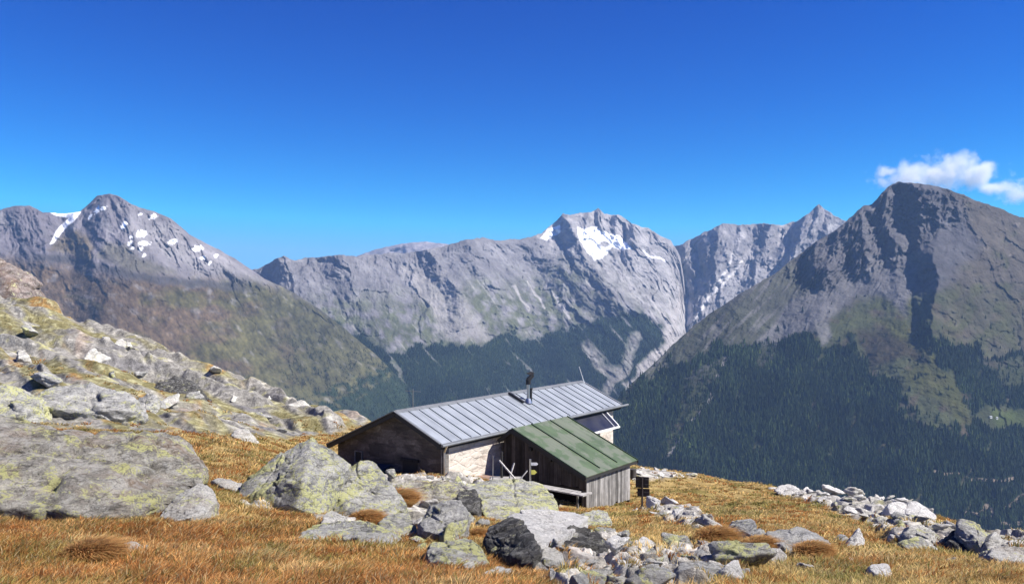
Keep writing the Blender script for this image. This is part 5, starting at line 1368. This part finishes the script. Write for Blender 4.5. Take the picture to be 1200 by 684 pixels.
# mast beyond the hut
ms = empty('cross_mast', W(484, 500, 47)); tag(ms, 'faint thin mast with a crossbar rising behind the hut ridge', 'mast')
b = MB(); b.tube((0, 0, -1.2), (0, 0, 2.05), .025, n=8); b.build('pole', M['trim'], ms)
b = MB(); b.beam((-.42, 0, 1.95), (.42, 0, 1.90), .03, .03); b.build('crossbar', M['trim'], ms)
# rusty barrel behind the shed
br = MB(); br.tube((0, 0, -.4), (0, 0, .5), .22, n=16); br.tube((0, 0, .1), (0, 0, .13), .235, n=16); o = br.build('wood_stack', M['board_dark'], None); o.location = W(741, 560, 47)
o.name = 'old_stump'; tag(o, 'dark stump standing just behind the shed corner', 'stump')
# two tiny houses on the alp across the valley
def farm(px, py, sx, label):
    i = np.argmin((P4[0] - px) ** 2 + (P4[1] - py) ** 2); p = P4[2].reshape(-1, 3)[i]
    e = empty('alpine_farmhouse', p, R(20)); tag(e, label, 'farmhouse')
    b = MB(); b.box((-sx / 2, -3.5, -3), (sx / 2, 3.5, 4)); b.build('wall', M['plaster'], e)
    b = MB(); b.prism([(-4.5, 4), (0, 7), (4.5, 4), (4.5, 4.5), (0, 7.6), (-4.5, 4.5)], 'x', -sx / 2 - .8, sx / 2 + .8); b.build('roof', M['trim'], e)
    b = MB()
    for k in range(3): b.box((-sx / 2 + 1.5 + k * (sx - 4) / 2, -3.56, 1), (-sx / 2 + 2.7 + k * (sx - 4) / 2, -3.51, 2.4))
    b.build('window', M['void'], e)
farm(1161, 489, 12, 'left one of two tiny white farmhouses on the far green meadow')
farm(1168, 490, 9, 'right one of two tiny white farmhouses on the far green meadow')

# ------------------------------------------------------------------ cloud
def cloud():
    m, nt, out = new_mat('cloud_vapour'); n = N(nt)
    tc = n.node('ShaderNodeTexCoord').outputs['Object']
    # density: soft ellipsoids broken by noise
    blobs = [(-560, 0, -70, 420, 300, 200), (-200, 0, 20, 420, 350, 240), (60, 0, 150, 230, 260, 190), (250, 0, -40, 380, 300, 200), (560, 0, -160, 300, 260, 110), (900, 0, -210, 330, 300, 150), (1150, 0, -260, 260, 240, 170), (-850, 0, 20, 220, 180, 90)]
    nz = n.node('ShaderNodeTexNoise'); nz.inputs['Scale'].default_value = .0042; nz.inputs['Detail'].default_value = 7; nz.inputs['Roughness'].default_value = .62
    n.l(tc, nz.inputs['Vector'])
    mx = None
    for (x, y, z, a, bb, c) in blobs:
        mp = n.node('ShaderNodeVectorMath', operation='SUBTRACT'); mp.inputs[1].default_value = (x, y, z); n.l(tc, mp.inputs[0])
        sc = n.node('ShaderNodeVectorMath', operation='DIVIDE'); sc.inputs[1].default_value = (a, bb, c); n.l(mp.outputs[0], sc.inputs[0])
        ln = n.node('ShaderNodeVectorMath', operation='LENGTH'); n.l(sc.outputs[0], ln.inputs[0])
        iv = n.node('ShaderNodeMath', operation='SUBTRACT'); iv.inputs[0].default_value = 1.0; n.l(ln.outputs['Value'], iv.inputs[1])
        if mx is None: mx = iv.outputs[0]
        else:
            q_ = n.node('ShaderNodeMath', operation='MAXIMUM'); n.l(mx, q_.inputs[0]); n.l(iv.outputs[0], q_.inputs[1]); mx = q_.outputs[0]
    a1 = n.node('ShaderNodeMath', operation='MULTIPLY_ADD'); n.l(nz.outputs['Fac'], a1.inputs[0]); a1.inputs[1].default_value = 3.6; a1.inputs[2].default_value = -2.02
    a2 = n.node('ShaderNodeMath', operation='ADD'); n.l(mx, a2.inputs[0]); n.l(a1.outputs[0], a2.inputs[1])
    mr = n.node('ShaderNodeMapRange', clamp=True); n.l(a2.outputs[0], mr.inputs[0]); mr.inputs[1].default_value = .0; mr.inputs[2].default_value = .7; mr.inputs[4].default_value = .0075
    v = n.node('ShaderNodeVolumePrincipled'); v.inputs['Color'].default_value = (1, 1, 1, 1); v.inputs['Anisotropy'].default_value = .1
    n.l(mr.outputs[0], v.inputs['Density']); n.l(v.outputs[0], out.inputs['Volume'])
    b = MB(); b.box((-1150, -380, -400), (1500, 380, 420))
    o = b.build('cloud', m, None); Yc = 10800
    o.location = W(1118, 204, Yc)
    tag(o, 'small white cloud hanging behind the right peak', None, None, 'stuff')
cloud()

# ------------------------------------------------------------------ haze
m, nt, out = new_mat('mountain_air'); n = N(nt)
v = n.node('ShaderNodeVolumePrincipled'); v.inputs['Color'].default_value = (.36, .58, 1.0, 1); v.inputs['Density'].default_value = 2.9e-5; v.inputs['Anisotropy'].default_value = .0
n.l(v.outputs[0], out.inputs['Volume'])
b = MB(); b.box((-13800, -2700, -1500), (13800, 15700, 960)); tag(b.build('haze', m, None), 'thin blue mountain haze between the camera and the far ranges', None, None, 'stuff')
